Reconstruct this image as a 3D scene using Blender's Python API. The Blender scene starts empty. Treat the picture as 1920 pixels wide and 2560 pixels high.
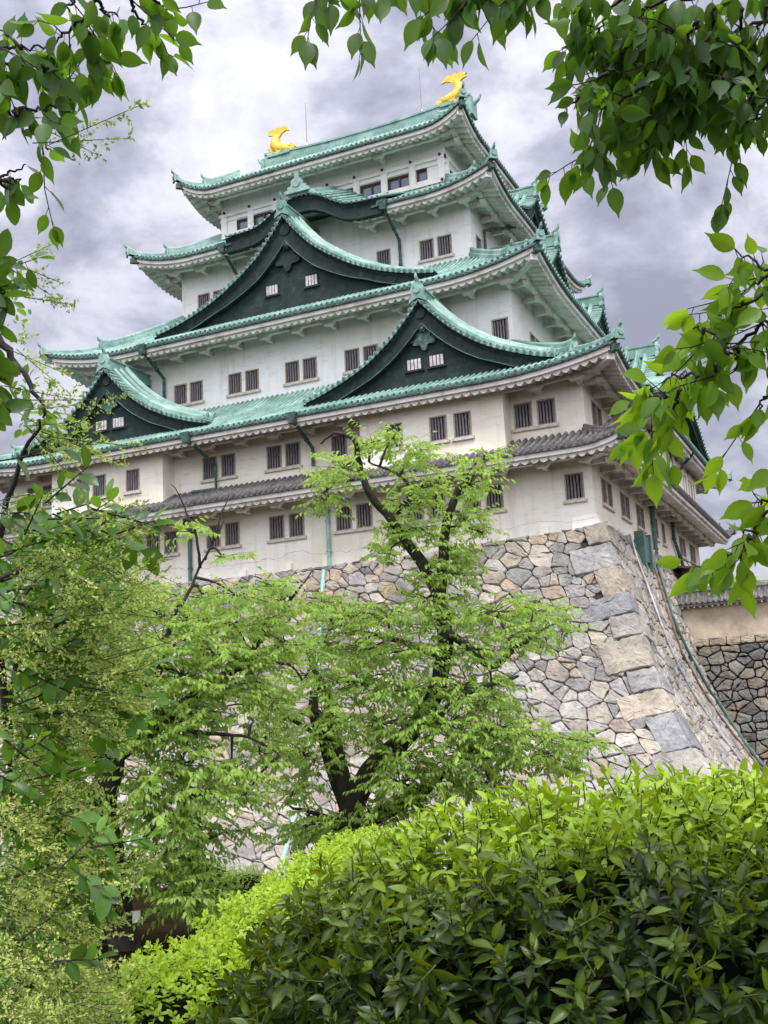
import bpy, math, random
import numpy as np
from mathutils import Vector, Matrix

# ------------------------------------------------------------------ camera
S = bpy.context.scene
COL = S.collection
CAM = np.array([30.340, -67.442, -9.402])
YAW, PIT, ROL = -0.42292, 0.195982, -0.0510695
FPX = 2789.8                      # focal length in pixels of a 1920 px wide frame
def cam_axes():
    cy, sy, cp, sp = math.cos(YAW), math.sin(YAW), math.cos(PIT), math.sin(PIT)
    f = np.array([sy*cp, cy*cp, sp]); r = np.array([cy, -sy, 0.0]); u = np.cross(r, f)
    c, s = math.cos(ROL), math.sin(ROL)
    return c*r + s*u, -s*r + c*u, f
AX_R, AX_U, AX_F = cam_axes()
FWD = np.array([math.sin(YAW), math.cos(YAW), 0.0]); RGT = np.array([math.cos(YAW), -math.sin(YAW), 0.0])
cam = bpy.data.cameras.new("camera"); cam_o = bpy.data.objects.new("camera", cam); COL.objects.link(cam_o)
cam.sensor_fit = 'HORIZONTAL'; cam.sensor_width = 36.0; cam.lens = 36.0*FPX/1920.0
cam.clip_start = 0.1; cam.clip_end = 3000
cam_o.matrix_world = Matrix(((AX_R[0], AX_U[0], -AX_F[0], CAM[0]), (AX_R[1], AX_U[1], -AX_F[1], CAM[1]),
                             (AX_R[2], AX_U[2], -AX_F[2], CAM[2]), (0, 0, 0, 1)))
S.camera = cam_o
def at(u, v, d):                  # a point seen at full-frame pixel (u, v), d metres away along the view
    q = AX_F + (u-960)/FPX*AX_R - (v-1280)/FPX*AX_U
    return CAM + q*d

# ------------------------------------------------------------------ sky, sun, exposure
SUN_EL, SUN_AZ = math.radians(60), math.radians(150)      # azimuth clockwise from +y
W = bpy.data.worlds.new("World"); S.world = W; W.use_nodes = True
nt = W.node_tree; nt.nodes.clear(); L = nt.links.new
def N(t, **k):
    n = nt.nodes.new(t)
    for a, b in k.items(): setattr(n, a, b)
    return n
out = N('ShaderNodeOutputWorld'); bg = N('ShaderNodeBackground'); bg.inputs[1].default_value = 0.1
sky = N('ShaderNodeTexSky', sky_type='NISHITA', sun_disc=False, sun_elevation=SUN_EL, sun_rotation=SUN_AZ)
bgc = N('ShaderNodeBackground'); mixs = N('ShaderNodeMixShader')
tc = N('ShaderNodeTexCoord'); sep = N('ShaderNodeSeparateXYZ'); L(tc.outputs['Generated'], sep.inputs[0])
mp = N('ShaderNodeMapping'); mp.inputs['Scale'].default_value = (1.0, 1.0, 1.55); mp.inputs['Location'].default_value = (5.3, 2.2, 1.4)
L(tc.outputs['Generated'], mp.inputs[0])
n1 = N('ShaderNodeTexNoise'); n1.inputs['Scale'].default_value = 6.5; n1.inputs['Detail'].default_value = 9; n1.inputs['Roughness'].default_value = 0.60; n1.inputs['Distortion'].default_value = 0.15
L(mp.outputs[0], n1.inputs[0])
n2 = N('ShaderNodeTexNoise'); n2.inputs['Scale'].default_value = 2.6; n2.inputs['Detail'].default_value = 4
L(mp.outputs[0], n2.inputs[0])
mx = N('ShaderNodeMath', operation='MULTIPLY_ADD'); L(n1.outputs[0], mx.inputs[0]); mx.inputs[1].default_value = 0.65
m2 = N('ShaderNodeMath', operation='MULTIPLY'); L(n2.outputs[0], m2.inputs[0]); m2.inputs[1].default_value = 0.35; L(m2.outputs[0], mx.inputs[2])
cr = N('ShaderNodeValToRGB'); L(mx.outputs[0], cr.inputs[0])
e = cr.color_ramp.elements
e[0].position = 0.40; e[0].color = (0.33, 0.34, 0.43, 1); e[1].position = 0.60; e[1].color = (0.86, 0.86, 0.90, 1)
k = cr.color_ramp.elements.new(0.465); k.color = (0.48, 0.485, 0.58, 1)
k = cr.color_ramp.elements.new(0.52); k.color = (0.68, 0.68, 0.77, 1)
L(cr.outputs[0], bgc.inputs[0])
el = N('ShaderNodeMapRange'); L(sep.outputs[2], el.inputs[0])   # an overcast sky grows brighter towards the zenith
el.inputs[1].default_value = 0.0; el.inputs[2].default_value = 1.0; el.inputs[3].default_value = 0.40; el.inputs[4].default_value = 1.0
# and brightest where the sun stands behind the cloud
vd = N('ShaderNodeVectorMath', operation='DOT_PRODUCT'); L(tc.outputs['Generated'], vd.inputs[0])
vd.inputs[1].default_value = (math.sin(SUN_AZ)*math.cos(SUN_EL), math.cos(SUN_AZ)*math.cos(SUN_EL), math.sin(SUN_EL))
vp = N('ShaderNodeMapRange'); L(vd.outputs['Value'], vp.inputs[0]); vp.inputs[1].default_value = 0.1; vp.inputs[2].default_value = 1.0; vp.inputs[3].default_value = 0.0; vp.inputs[4].default_value = 1.7
va = N('ShaderNodeMath', operation='ADD'); L(el.outputs[0], va.inputs[0]); L(vp.outputs[0], va.inputs[1]); L(va.outputs[0], bgc.inputs[1])
L(sky.outputs[0], bg.inputs[0]); mixs.inputs[0].default_value = 0.92
L(bg.outputs[0], mixs.inputs[1]); L(bgc.outputs[0], mixs.inputs[2]); L(mixs.outputs[0], out.inputs[0])
sun = bpy.data.lights.new("sun", 'SUN'); sun.energy = 1.5; sun.angle = math.radians(14); sun.color = (1.0, 0.96, 0.88)
sun_o = bpy.data.objects.new("sun", sun); COL.objects.link(sun_o)
sd = Vector((math.sin(SUN_AZ)*math.cos(SUN_EL), math.cos(SUN_AZ)*math.cos(SUN_EL), math.sin(SUN_EL)))
sun_o.rotation_euler = sd.to_track_quat('Z', 'Y').to_euler(); sun_o.location = (60, -90, 60)
S.view_settings.view_transform = 'Standard'; S.view_settings.look = 'None'; S.view_settings.gamma = 1.0
S.view_settings.exposure = 0.95
S.cycles.max_bounces = 6; S.cycles.diffuse_bounces = 3; S.cycles.transmission_bounces = 3; S.cycles.transparent_max_bounces = 4

# ------------------------------------------------------------------ materials
def material(name, fn):
    m = bpy.data.materials.new(name); m.use_nodes = True
    t = m.node_tree; b = t.nodes['Principled BSDF']
    fn(t, b); return m
def nd(t, typ, **k):
    n = t.nodes.new(typ)
    for a, b in k.items(): setattr(n, a, b)
    return n
def noise(t, scale, detail=4, rough=0.55, dist=0.0, stretch=None, src='Object'):
    c = nd(t, 'ShaderNodeTexCoord'); n = nd(t, 'ShaderNodeTexNoise')
    n.inputs['Scale'].default_value = scale; n.inputs['Detail'].default_value = detail; n.inputs['Roughness'].default_value = rough; n.inputs['Distortion'].default_value = dist
    if stretch:
        m = nd(t, 'ShaderNodeMapping'); m.inputs['Scale'].default_value = stretch
        t.links.new(c.outputs[src], m.inputs[0]); t.links.new(m.outputs[0], n.inputs[0])
    else: t.links.new(c.outputs[src], n.inputs[0])
    return n.outputs[0]
def ramp(t, fac, stops):
    r = nd(t, 'ShaderNodeValToRGB'); t.links.new(fac, r.inputs[0]); el = r.color_ramp.elements
    while len(el) < len(stops): el.new(0.5)
    for x, (p, c) in zip(el, stops): x.position = p; x.color = (*c, 1)
    return r.outputs[0]
def mixc(t, fac, a, b, mode='MIX'):
    m = nd(t, 'ShaderNodeMix', data_type='RGBA', blend_type=mode)
    for s, v in ((m.inputs[0], fac), (m.inputs[6], a), (m.inputs[7], b)):
        if isinstance(v, (int, float)): s.default_value = v
        elif isinstance(v, tuple): s.default_value = (*v, 1)
        else: t.links.new(v, s)
    return m.outputs[2]
def bump(t, b, h, strength=0.3, dist=0.05):
    n = nd(t, 'ShaderNodeBump'); n.inputs['Strength'].default_value = strength; n.inputs['Distance'].default_value = dist
    t.links.new(h, n.inputs['Height']); t.links.new(n.outputs[0], b.inputs['Normal'])

def f_plaster(t, b):
    big = noise(t, 0.22, 5, 0.6, stretch=(1, 1, 1.6)); fine = noise(t, 2.2, 6, 0.65, stretch=(0.5, 0.5, 2.2)); stk = noise(t, 1.6, 5, 0.6, stretch=(1.5, 1.5, 0.12))
    c = ramp(t, big, [(0.34, (0.73, 0.66, 0.51)), (0.52, (0.84, 0.80, 0.68)), (0.66, (0.89, 0.87, 0.77))])
    c = mixc(t, ramp(t, fine, [(0.54, (0, 0, 0)), (0.76, (0.65, 0.65, 0.65))]), c, (0.60, 0.51, 0.38))
    c = mixc(t, ramp(t, stk, [(0.52, (0, 0, 0)), (0.78, (0.55, 0.55, 0.55))]), c, (0.52, 0.47, 0.39))
    # a hairline crack that wanders along the foot of the first storey
    g = nd(t, 'ShaderNodeTexCoord'); sp = nd(t, 'ShaderNodeSeparateXYZ'); t.links.new(g.outputs['Object'], sp.inputs[0]); w = noise(t, 0.5, 6, 0.6)
    ma = nd(t, 'ShaderNodeMath', operation='MULTIPLY_ADD'); t.links.new(w, ma.inputs[0]); ma.inputs[1].default_value = -1.3; t.links.new(sp.outputs[2], ma.inputs[2])
    ab = nd(t, 'ShaderNodeMath', operation='COMPARE'); t.links.new(ma.outputs[0], ab.inputs[0]); ab.inputs[1].default_value = -0.42; ab.inputs[2].default_value = 0.014
    fc = nd(t, 'ShaderNodeMath', operation='MULTIPLY'); t.links.new(ab.outputs[0], fc.inputs[0]); fc.inputs[1].default_value = 0.55
    c = mixc(t, fc.outputs[0], c, (0.25, 0.21, 0.17))
    t.links.new(c, b.inputs['Base Color']); b.inputs['Roughness'].default_value = 0.85; bump(t, b, fine, 0.12, 0.03)
def f_plaster_white(t, b):  # same plaster in whiter tones, for the upper storeys
    f_plaster(t, b)
    for n in t.nodes:
        if n.type == 'VALTORGB' and len(n.color_ramp.elements) == 3:
            for x, c in zip(n.color_ramp.elements, ((0.78, 0.75, 0.68), (0.86, 0.845, 0.80), (0.90, 0.89, 0.865))): x.color = (*c, 1)
def f_eave(t, b):
    n = noise(t, 1.1, 5, 0.65)
    c = ramp(t, n, [(0.36, (0.55, 0.50, 0.42)), (0.5, (0.76, 0.73, 0.66)), (0.7, (0.82, 0.80, 0.76))])
    t.links.new(c, b.inputs['Base Color']); b.inputs['Roughness'].default_value = 0.85
def f_copper(t, b):
    n = noise(t, 0.9, 6, 0.65); f = noise(t, 7.0, 4, 0.7); s = noise(t, 3.0, 5, 0.75)
    c = ramp(t, n, [(0.32, (0.095, 0.20, 0.16)), (0.5, (0.18, 0.315, 0.262)), (0.68, (0.33, 0.48, 0.42))])
    c = mixc(t, ramp(t, f, [(0.58, (0, 0, 0)), (0.74, (0.8, 0.8, 0.8))]), c, (0.10, 0.22, 0.17))
    c = mixc(t, ramp(t, s, [(0.57, (0, 0, 0)), (0.68, (0.85, 0.85, 0.85))]), c, (0.055, 0.08, 0.065))
    t.links.new(c, b.inputs['Base Color']); b.inputs['Roughness'].default_value = 0.55; b.inputs['Metallic'].default_value = 0.0
def f_pan(t, b):  # roof pans: shading of the gaps between ribs put into the colour
    n = noise(t, 1.5, 5, 0.7)
    t.links.new(ramp(t, n, [(0.35, (0.035, 0.075, 0.06)), (0.55, (0.07, 0.16, 0.125)), (0.72, (0.14, 0.28, 0.22))]), b.inputs['Base Color']); b.inputs['Roughness'].default_value = 0.65
def f_copper_dark(t, b):
    n = noise(t, 5.0, 5, 0.7)
    c = ramp(t, n, [(0.42, (0.02, 0.035, 0.032)), (0.6, (0.07, 0.15, 0.12)), (0.72, (0.2, 0.42, 0.33))])
    t.links.new(c, b.inputs['Base Color']); b.inputs['Roughness'].default_value = 0.6
def f_sheet(t, b):                                   # dark copper sheet of the gables, seamed in courses
    n = noise(t, 2.6, 6, 0.7); f = noise(t, 9.0, 4, 0.8)
    c = ramp(t, n, [(0.40, (0.010, 0.020, 0.018)), (0.6, (0.020, 0.038, 0.033)), (0.75, (0.042, 0.09, 0.075))])
    c = mixc(t, ramp(t, f, [(0.66, (0, 0, 0)), (0.76, (0.7, 0.7, 0.7))]), c, (0.13, 0.30, 0.24))
    t.links.new(c, b.inputs['Base Color']); b.inputs['Roughness'].default_value = 0.7; b.inputs['Specular IOR Level'].default_value = 0.25
    tcn = nd(t, 'ShaderNodeTexCoord'); sp = nd(t, 'ShaderNodeSeparateXYZ'); t.links.new(tcn.outputs['Object'], sp.inputs[0])
    m = nd(t, 'ShaderNodeMath', operation='MULTIPLY'); m.inputs[1].default_value = 2.6; t.links.new(sp.outputs[2], m.inputs[0])
    fr = nd(t, 'ShaderNodeMath', operation='FRACT'); t.links.new(m.outputs[0], fr.inputs[0])
    gt = nd(t, 'ShaderNodeMath', operation='GREATER_THAN'); gt.inputs[1].default_value = 0.1; t.links.new(fr.outputs[0], gt.inputs[0])
    bump(t, b, gt.outputs[0], 0.5, 0.03)
def f_gtile(t, b):
    n = noise(t, 3.5, 5, 0.75); f = noise(t, 11.0, 3, 0.7)
    c = ramp(t, n, [(0.35, (0.05, 0.046, 0.045)), (0.55, (0.13, 0.12, 0.115)), (0.75, (0.25, 0.235, 0.225))])
    c = mixc(t, ramp(t, f, [(0.62, (0, 0, 0)), (0.68, (0.8, 0.8, 0.8))]), c, (0.42, 0.40, 0.37))
    t.links.new(c, b.inputs['Base Color']); b.inputs['Roughness'].default_value = 0.5
def f_gold(t, b):
    n = noise(t, 6.0, 4)
    t.links.new(ramp(t, n, [(0.35, (0.62, 0.36, 0.03)), (0.65, (0.82, 0.54, 0.06))]), b.inputs['Base Color'])
    b.inputs['Metallic'].default_value = 0.35; b.inputs['Roughness'].default_value = 0.42
def f_bar(t, b):
    n = noise(t, 6.0, 5, 0.6, stretch=(3, 3, 0.4)); w = noise(t, 0.35, 1)
    c = ramp(t, n, [(0.35, (0.10, 0.085, 0.085)), (0.6, (0.26, 0.235, 0.24)), (0.8, (0.40, 0.37, 0.37))])
    c = mixc(t, ramp(t, w, [(0.5, (0, 0, 0)), (0.62, (0.6, 0.6, 0.6))]), c, (0.16, 0.075, 0.06))
    t.links.new(c, b.inputs['Base Color']); b.inputs['Roughness'].default_value = 0.8
def flat(col, rough=0.7, metal=0.0, nz=None):
    def fn(t, b):
        if nz:
            n = noise(t, nz, 5, 0.65)
            t.links.new(ramp(t, n, [(0.3, tuple(x*0.6 for x in col)), (0.7, tuple(min(1, x*1.3) for x in col))]), b.inputs['Base Color'])
        else: b.inputs['Base Color'].default_value = (*col, 1)
        b.inputs['Roughness'].default_value = rough; b.inputs['Metallic'].default_value = metal
    return fn
def f_stone(t, b):
    a = nd(t, 'ShaderNodeAttribute', attribute_name='tint')
    n = noise(t, 1.3, 8, 0.7); f = noise(t, 6.0, 6, 0.7)
    c = mixc(t, 1.0, a.outputs['Color'], ramp(t, n, [(0.3, (0.50, 0.49, 0.48)), (0.5, (0.88, 0.87, 0.85)), (0.7, (1.22, 1.18, 1.10))]), 'MULTIPLY')
    c = mixc(t, ramp(t, f, [(0.54, (0, 0, 0)), (0.72, (0.6, 0.6, 0.6))]), c, (0.13, 0.11, 0.09))
    t.links.new(c, b.inputs['Base Color']); b.inputs['Roughness'].default_value = 0.9; bump(t, b, f, 0.8, 0.10)
def f_bark(t, b):
    n = noise(t, 9.0, 7, 0.75, stretch=(1, 1, 0.5)); g = noise(t, 2.0, 4)
    c = ramp(t, n, [(0.35, (0.012, 0.010, 0.009)), (0.6, (0.05, 0.043, 0.036)), (0.8, (0.12, 0.105, 0.085))])
    c = mixc(t, ramp(t, g, [(0.55, (0, 0, 0)), (0.75, (0.45, 0.45, 0.45))]), c, (0.05, 0.06, 0.03))
    t.links.new(c, b.inputs['Base Color']); b.inputs['Roughness'].default_value = 0.9; bump(t, b, n, 0.9, 0.03)
def leaf_mat(name, lo, hi, trans, tfac=0.4, rough=0.45, spec=0.5):
    m = bpy.data.materials.new(name); m.use_nodes = True; t = m.node_tree; b = t.nodes['Principled BSDF']
    a = nd(t, 'ShaderNodeAttribute', attribute_name='tint')
    n = noise(t, 40.0, 2)
    c = mixc(t, a.outputs['Fac'], lo, hi)
    c = mixc(t, 1.0, c, ramp(t, n, [(0.3, (0.8, 0.8, 0.8)), (0.7, (1.15, 1.15, 1.15))]), 'MULTIPLY')
    t.links.new(c, b.inputs['Base Color']); b.inputs['Roughness'].default_value = rough; b.inputs['Specular IOR Level'].default_value = spec
    tr = nd(t, 'ShaderNodeBsdfTranslucent'); t.links.new(mixc(t, a.outputs['Fac'], tuple(x*0.55 for x in trans), trans), tr.inputs[0])
    mx = nd(t, 'ShaderNodeMixShader'); mx.inputs[0].default_value = tfac
    t.links.new(b.outputs[0], mx.inputs[1]); t.links.new(tr.outputs[0], mx.inputs[2])
    t.links.new(mx.outputs[0], t.nodes['Material Output'].inputs[0]); return m

M_PLAS = material("plaster", f_plaster); M_PLASW = material("white_plaster", f_plaster_white); M_EAVE = material("eave_plaster", f_eave); M_COP = material("green_copper", f_copper)
M_CAPD = material("copper_cap", f_copper_dark); M_PAN = material("copper_pan", f_pan); M_SHEET = material("dark_copper_sheet", f_sheet); M_GT = material("grey_tile", f_gtile)
M_GOLD = material("gold", f_gold); M_BAR = material("weathered_wood", f_bar); M_VOID = material("dark_interior", flat((0.006, 0.006, 0.007), 0.9))
M_FRAME = material("window_stone_frame", flat((0.36, 0.31, 0.26), 0.85, 0, 4.0)); M_SILL = material("sill_plaster", flat((0.60, 0.54, 0.45), 0.85, 0, 3.0))
M_WBAR = material("white_bar", flat((0.50, 0.48, 0.47), 0.8, 0, 5.0)); M_BROWN = material("brown_paint", flat((0.10, 0.045, 0.035), 0.5))
M_GLASS = material("window_glass", flat((0.16, 0.19, 0.25), 0.06)); M_KNOB = material("dark_metal", flat((0.05, 0.045, 0.045), 0.5, 0.6))
M_PIPE = material("green_pipe", flat((0.055, 0.13, 0.10), 0.5, 0.0, 3.0)); M_PIPE2 = material("pale_green_pipe", flat((0.30, 0.50, 0.42), 0.5, 0.0, 2.0)); M_STEEL = material("grey_conduit", flat((0.45, 0.45, 0.45), 0.4, 0.7, 3.0))
M_RUST = material("rusty_pipe", flat((0.20, 0.11, 0.07), 0.7, 0.2, 3.0)); M_ROD = material("rod_metal", flat((0.25, 0.2, 0.2), 0.4, 0.6))
M_STONE = material("stone", f_stone); M_JOINT = material("joint_backing", flat((0.03, 0.026, 0.022), 0.95)); M_BARK = material("bark", f_bark)
M_MUD = material("old_plaster", flat((0.50, 0.42, 0.31), 0.9, 0, 0.8)); M_SOIL = material("soil", flat((0.018, 0.013, 0.007), 1.0, 0, 1.5)); M_TAG = material("white_tag", flat((0.8, 0.8, 0.78), 0.5))
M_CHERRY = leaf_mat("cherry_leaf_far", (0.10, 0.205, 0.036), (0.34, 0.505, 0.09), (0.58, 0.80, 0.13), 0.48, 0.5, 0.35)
M_NEAR = leaf_mat("cherry_leaf_near", (0.022, 0.065, 0.010), (0.07, 0.16, 0.018), (0.24, 0.46, 0.025), 0.48, 0.45, 0.4)
M_RIGHTL = leaf_mat("sunlit_cherry_leaf", (0.045, 0.12, 0.012), (0.15, 0.29, 0.02), (0.45, 0.72, 0.03), 0.5, 0.42, 0.4)  # near cherry leaf again in lighter greens: sunlight put into the colour
M_OVAL = leaf_mat("glossy_oval_leaf", (0.03, 0.08, 0.012), (0.12, 0.27, 0.025), (0.32, 0.60, 0.04), 0.35, 0.32, 0.5)
M_FLOWER = leaf_mat("pale_flower", (0.22, 0.36, 0.05), (0.70, 0.76, 0.24), (0.66, 0.8, 0.18), 0.38, 0.7, 0.2)
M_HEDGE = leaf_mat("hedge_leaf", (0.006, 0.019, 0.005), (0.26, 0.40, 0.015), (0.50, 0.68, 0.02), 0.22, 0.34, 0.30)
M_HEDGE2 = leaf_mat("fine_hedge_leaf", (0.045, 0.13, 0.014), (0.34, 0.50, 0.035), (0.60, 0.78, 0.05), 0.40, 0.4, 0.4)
M_STALK = material("green_stalk", flat((0.05, 0.075, 0.02), 0.9)); M_BUSH = leaf_mat("clipped_bush_leaf", (0.09, 0.17, 0.03), (0.30, 0.44, 0.08), (0.5, 0.7, 0.1), 0.4, 0.5, 0.3)
M_CORE = material("core_shade", flat((0.008, 0.011, 0.005), 1.0))  # near-black hedge core: the shade in leaf gaps put into its colour

M_SOIL.node_tree.nodes['Principled BSDF'].inputs['Specular IOR Level'].default_value = 0.0
M_CORE.node_tree.nodes['Principled BSDF'].inputs['Specular IOR Level'].default_value = 0.0
# ------------------------------------------------------------------ mesh helpers
class MB:
    """collects shapes and links them as ONE mesh object"""
    def __init__(s): s.v = []; s.f = []; s.m = []; s.mi = 0; s.sm = []; s.smooth = False; s.tint = None
    def face(s, idx):
        s.f.append(tuple(idx)); s.m.append(s.mi); s.sm.append(s.smooth)
    def poly(s, pts):
        b = len(s.v); s.v += [tuple(p) for p in pts]; s.face(range(b, b+len(pts)))
    def box(s, a, b):
        x0, y0, z0 = a; x1, y1, z1 = b; k = len(s.v)
        s.v += [(x0,y0,z0),(x1,y0,z0),(x1,y1,z0),(x0,y1,z0),(x0,y0,z1),(x1,y0,z1),(x1,y1,z1),(x0,y1,z1)]
        for q in ((3,2,1,0),(4,5,6,7),(0,1,5,4),(1,2,6,5),(2,3,7,6),(3,0,4,7)): s.face([k+i for i in q])
    def hexa(s, p):                                    # 8 corners, bottom ring then top ring
        k = len(s.v); s.v += [tuple(q) for q in p]
        for q in ((3,2,1,0),(4,5,6,7),(0,1,5,4),(1,2,6,5),(2,3,7,6),(3,0,4,7)): s.face([k+i for i in q])
    def grid(s, rows):                                 # rows: list of equally long point lists
        k = len(s.v); n = len(rows[0])
        for r in rows: s.v += [tuple(p) for p in r]
        for i in range(len(rows)-1):
            for j in range(n-1): s.face((k+i*n+j, k+i*n+j+1, k+(i+1)*n+j+1, k+(i+1)*n+j))
    def tube(s, pts, rad, n=6, cap=True):
        pts = [np.asarray(p, float) for p in pts]; k = len(s.v); m = len(pts)
        if not hasattr(rad, '__len__'): rad = [rad]*m
        ref = None
        for i, p in enumerate(pts):
            t = pts[min(i+1, m-1)] - pts[max(i-1, 0)]; t = t/(np.linalg.norm(t)+1e-9)
            if ref is None: ref = np.array([0, 0, 1.0]) if abs(t[2]) < 0.9 else np.array([1.0, 0, 0])
            a = np.cross(t, ref); a /= (np.linalg.norm(a)+1e-9); b = np.cross(a, t); ref = b
            for j in range(n):
                w = 2*math.pi*j/n; s.v.append(tuple(p + rad[i]*(math.cos(w)*a + math.sin(w)*b)))
        for i in range(m-1):
            for j in range(n): s.face((k+i*n+j, k+i*n+(j+1) % n, k+(i+1)*n+(j+1) % n, k+(i+1)*n+j))
        if cap:
            s.face([k+j for j in range(n)][::-1]); s.face([k+(m-1)*n+j for j in range(n)])
    def prism(s, outline, fn, d0, d1):                 # outline of (a, b), fn(a, b, depth) -> point
        n = len(outline); k = len(s.v)
        for d in (d0, d1): s.v += [tuple(fn(a, b, d)) for a, b in outline]
        s.face([k+i for i in range(n)]); s.face([k+n+i for i in range(n)][::-1])
        for i in range(n): s.face((k+i, k+n+i, k+n+(i+1) % n, k+(i+1) % n))
    def ball(s, c, r, n=8, m=5, sc=(1, 1, 1)):
        rows = []
        for i in range(m+1):
            th = math.pi*i/m
            rows.append([(c[0]+sc[0]*r*math.sin(th)*math.cos(2*math.pi*j/n), c[1]+sc[1]*r*math.sin(th)*math.sin(2*math.pi*j/n), c[2]+sc[2]*r*math.cos(th)) for j in range(n+1)])
        s.grid(rows)
    def build(s, name, mats, parent=None, rl=None):
        me = bpy.data.meshes.new(name); me.from_pydata(s.v, [], s.f)
        mats = mats if isinstance(mats, (list, tuple)) else [mats]
        for m in mats: me.materials.append(m)
        if any(s.m): me.polygons.foreach_set('material_index', s.m)
        if any(s.sm): me.polygons.foreach_set('use_smooth', s.sm)
        me.update(); return link(name, me, parent, rl)
ROOTS = {}
def link(name, me, parent=None, rl=None):
    o = bpy.data.objects.new(name, me); COL.objects.link(o)
    if parent is not None:
        o.parent = parent
        o.matrix_parent_inverse = Matrix.Translation(-Vector(ROOTS.get(parent.name, (0, 0, 0))))
    return o
def tag(o, label, cat, group=None, kind=None):
    if label: o['label'] = label
    if cat: o['category'] = cat
    if group: o['group'] = group
    if kind: o['kind'] = kind
    return o
def thing(name, loc, label, cat, group=None):
    o = bpy.data.objects.new(name, None); COL.objects.link(o); o.location = tuple(loc); o.empty_display_size = 0.3
    ROOTS[o.name] = tuple(loc); return tag(o, label, cat, group)
class Cloud:
    """many small copies of leaf-sized templates in one mesh, with a tint per copy"""
    def __init__(s): s.V = []; s.F = []; s.T = []; s.n = 0
    def add(s, tv, tf, R, loc, sc, tint):
        R = np.asarray(R); loc = np.asarray(loc); sc = np.asarray(sc); nn = len(loc)
        if nn == 0: return
        v = np.einsum('nij,kj->nki', R, tv)*sc[:, None, None] + loc[:, None, :]
        k = len(tv); s.V.append(v.reshape(-1, 3))
        off = (np.arange(nn)*k + s.n)[:, None]
        for f in tf: s.F.append(np.asarray(f)[None, :] + off)
        o_ = np.zeros(k); o_[1::3] = 0.10; o_[2::3] = -0.07; s.T.append((np.asarray(tint)[:, None]+o_[None, :]).ravel()); s.n += nn*k
    def build(s, name, mat, parent=None):
        me = bpy.data.meshes.new(name); V = np.concatenate(s.V); T = np.concatenate(s.T)
        by = {}
        for f in s.F: by.setdefault(f.shape[1], []).append(f)
        loops = []; starts = []; tot = []; p = 0
        for k, fl in by.items():
            a = np.concatenate(fl); loops.append(a.ravel()); starts.append(p + np.arange(len(a))*k); tot.append(np.full(len(a), k)); p += a.size
        loops = np.concatenate(loops); starts = np.concatenate(starts)
        me.vertices.add(len(V)); me.vertices.foreach_set('co', V.astype(np.float32).ravel())
        me.loops.add(len(loops)); me.loops.foreach_set('vertex_index', loops.astype(np.int32))
        me.polygons.add(len(starts)); me.polygons.foreach_set('loop_start', starts.astype(np.int32))
        me.update(calc_edges=True)
        at_ = me.attributes.new('tint', 'FLOAT', 'POINT'); at_.data.foreach_set('value', T.astype(np.float32))
        me.materials.append(mat); return link(name, me, parent)
def frames(d, n):                                     # leaf frames: y along d, z near n
    d = d/np.linalg.norm(d, axis=1, keepdims=True)
    x = np.cross(d, n); x /= (np.linalg.norm(x, axis=1, keepdims=True)+1e-9); z = np.cross(x, d)
    return np.stack([x, d, z], axis=2)
def leaf_template(w, pts, fold=0.18, droop=0.12):     # pts: (t, half width); a folded blade one unit long
    v = []; f = []
    for t, h in pts:
        zc = -droop*t*t
        v += [(-h*w, t, zc+fold*h*w*1.6), (0, t, zc-0.0), (h*w, t, zc+fold*h*w*1.6)]
    for i in range(len(pts)-1):
        a = 3*i; f += [(a, a+1, a+4, a+3), (a+1, a+2, a+5, a+4)]
    return np.array(v), f
LEAF_CHERRY = leaf_template(0.26, [(0, 0.05), (0.10, 0.55), (0.25, 0.92), (0.42, 1.0), (0.58, 0.86), (0.72, 0.55), (0.82, 0.22), (1.0, 0.02)])
LEAF_OVAL = leaf_template(0.27, [(0, 0.08), (0.15, 0.6), (0.4, 1.0), (0.65, 0.9), (0.87, 0.5), (1.0, 0.03)], 0.15, 0.1)
LEAF_FAR = leaf_template(0.24, [(0, 0.05), (0.38, 1.0), (0.75, 0.55), (1.0, 0.02)], 0.2, 0.2)
LEAF_LANCE = leaf_template(0.20, [(0, 0.08), (0.14, 0.45), (0.34, 0.9), (0.52, 1.0), (0.7, 0.78), (0.86, 0.4), (1.0, 0.02)], 0.25, 0.16)
LEAF_SMALL = leaf_template(0.27, [(0, 0.1), (0.45, 1.0), (1.0, 0.03)], 0.2, 0.05)
rng = np.random.default_rng(7); random.seed(7)

# ------------------------------------------------------------------ the castle keep
FA = {1: 18.02, 2: 17.95, 3: 13.77, 4: 10.33, 5: 8.30}      # half widths along x, by storey
FB = {1: 15.55, 2: 15.59, 3: 12.53, 4: 8.30, 5: 6.35}      # half depths along y
CASTLE = thing("castle_keep", (0, 0, 0), "white five storey castle keep with tiers of green copper roofs on the tall stone base", "castle")
def wall(name, rects, holes, mk, parent=CASTLE, mat=M_PLAS):
    """flat wall pieces with window openings; mk(a, z) -> point; rects and holes as (a0, a1, z0, z1)"""
    m = MB()
    for (a0, a1, z0, z1) in rects:
        hs = [h for h in holes if h[0] > a0 and h[1] < a1 and h[2] > z0 and h[3] < z1]
        xs = sorted({a0, a1, *[h[0] for h in hs], *[h[1] for h in hs]}); zs = sorted({z0, z1, *[h[2] for h in hs], *[h[3] for h in hs]})
        for i in range(len(xs)-1):
            for j in range(len(zs)-1):
                cx, cz = (xs[i]+xs[i+1])/2, (zs[j]+zs[j+1])/2
                if any(h[0] < cx < h[1] and h[2] < cz < h[3] for h in hs): continue
                m.poly([mk(xs[i], zs[j]), mk(xs[i+1], zs[j]), mk(xs[i+1], zs[j+1]), mk(xs[i], zs[j+1])])
    return m, mat, parent, name
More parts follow.
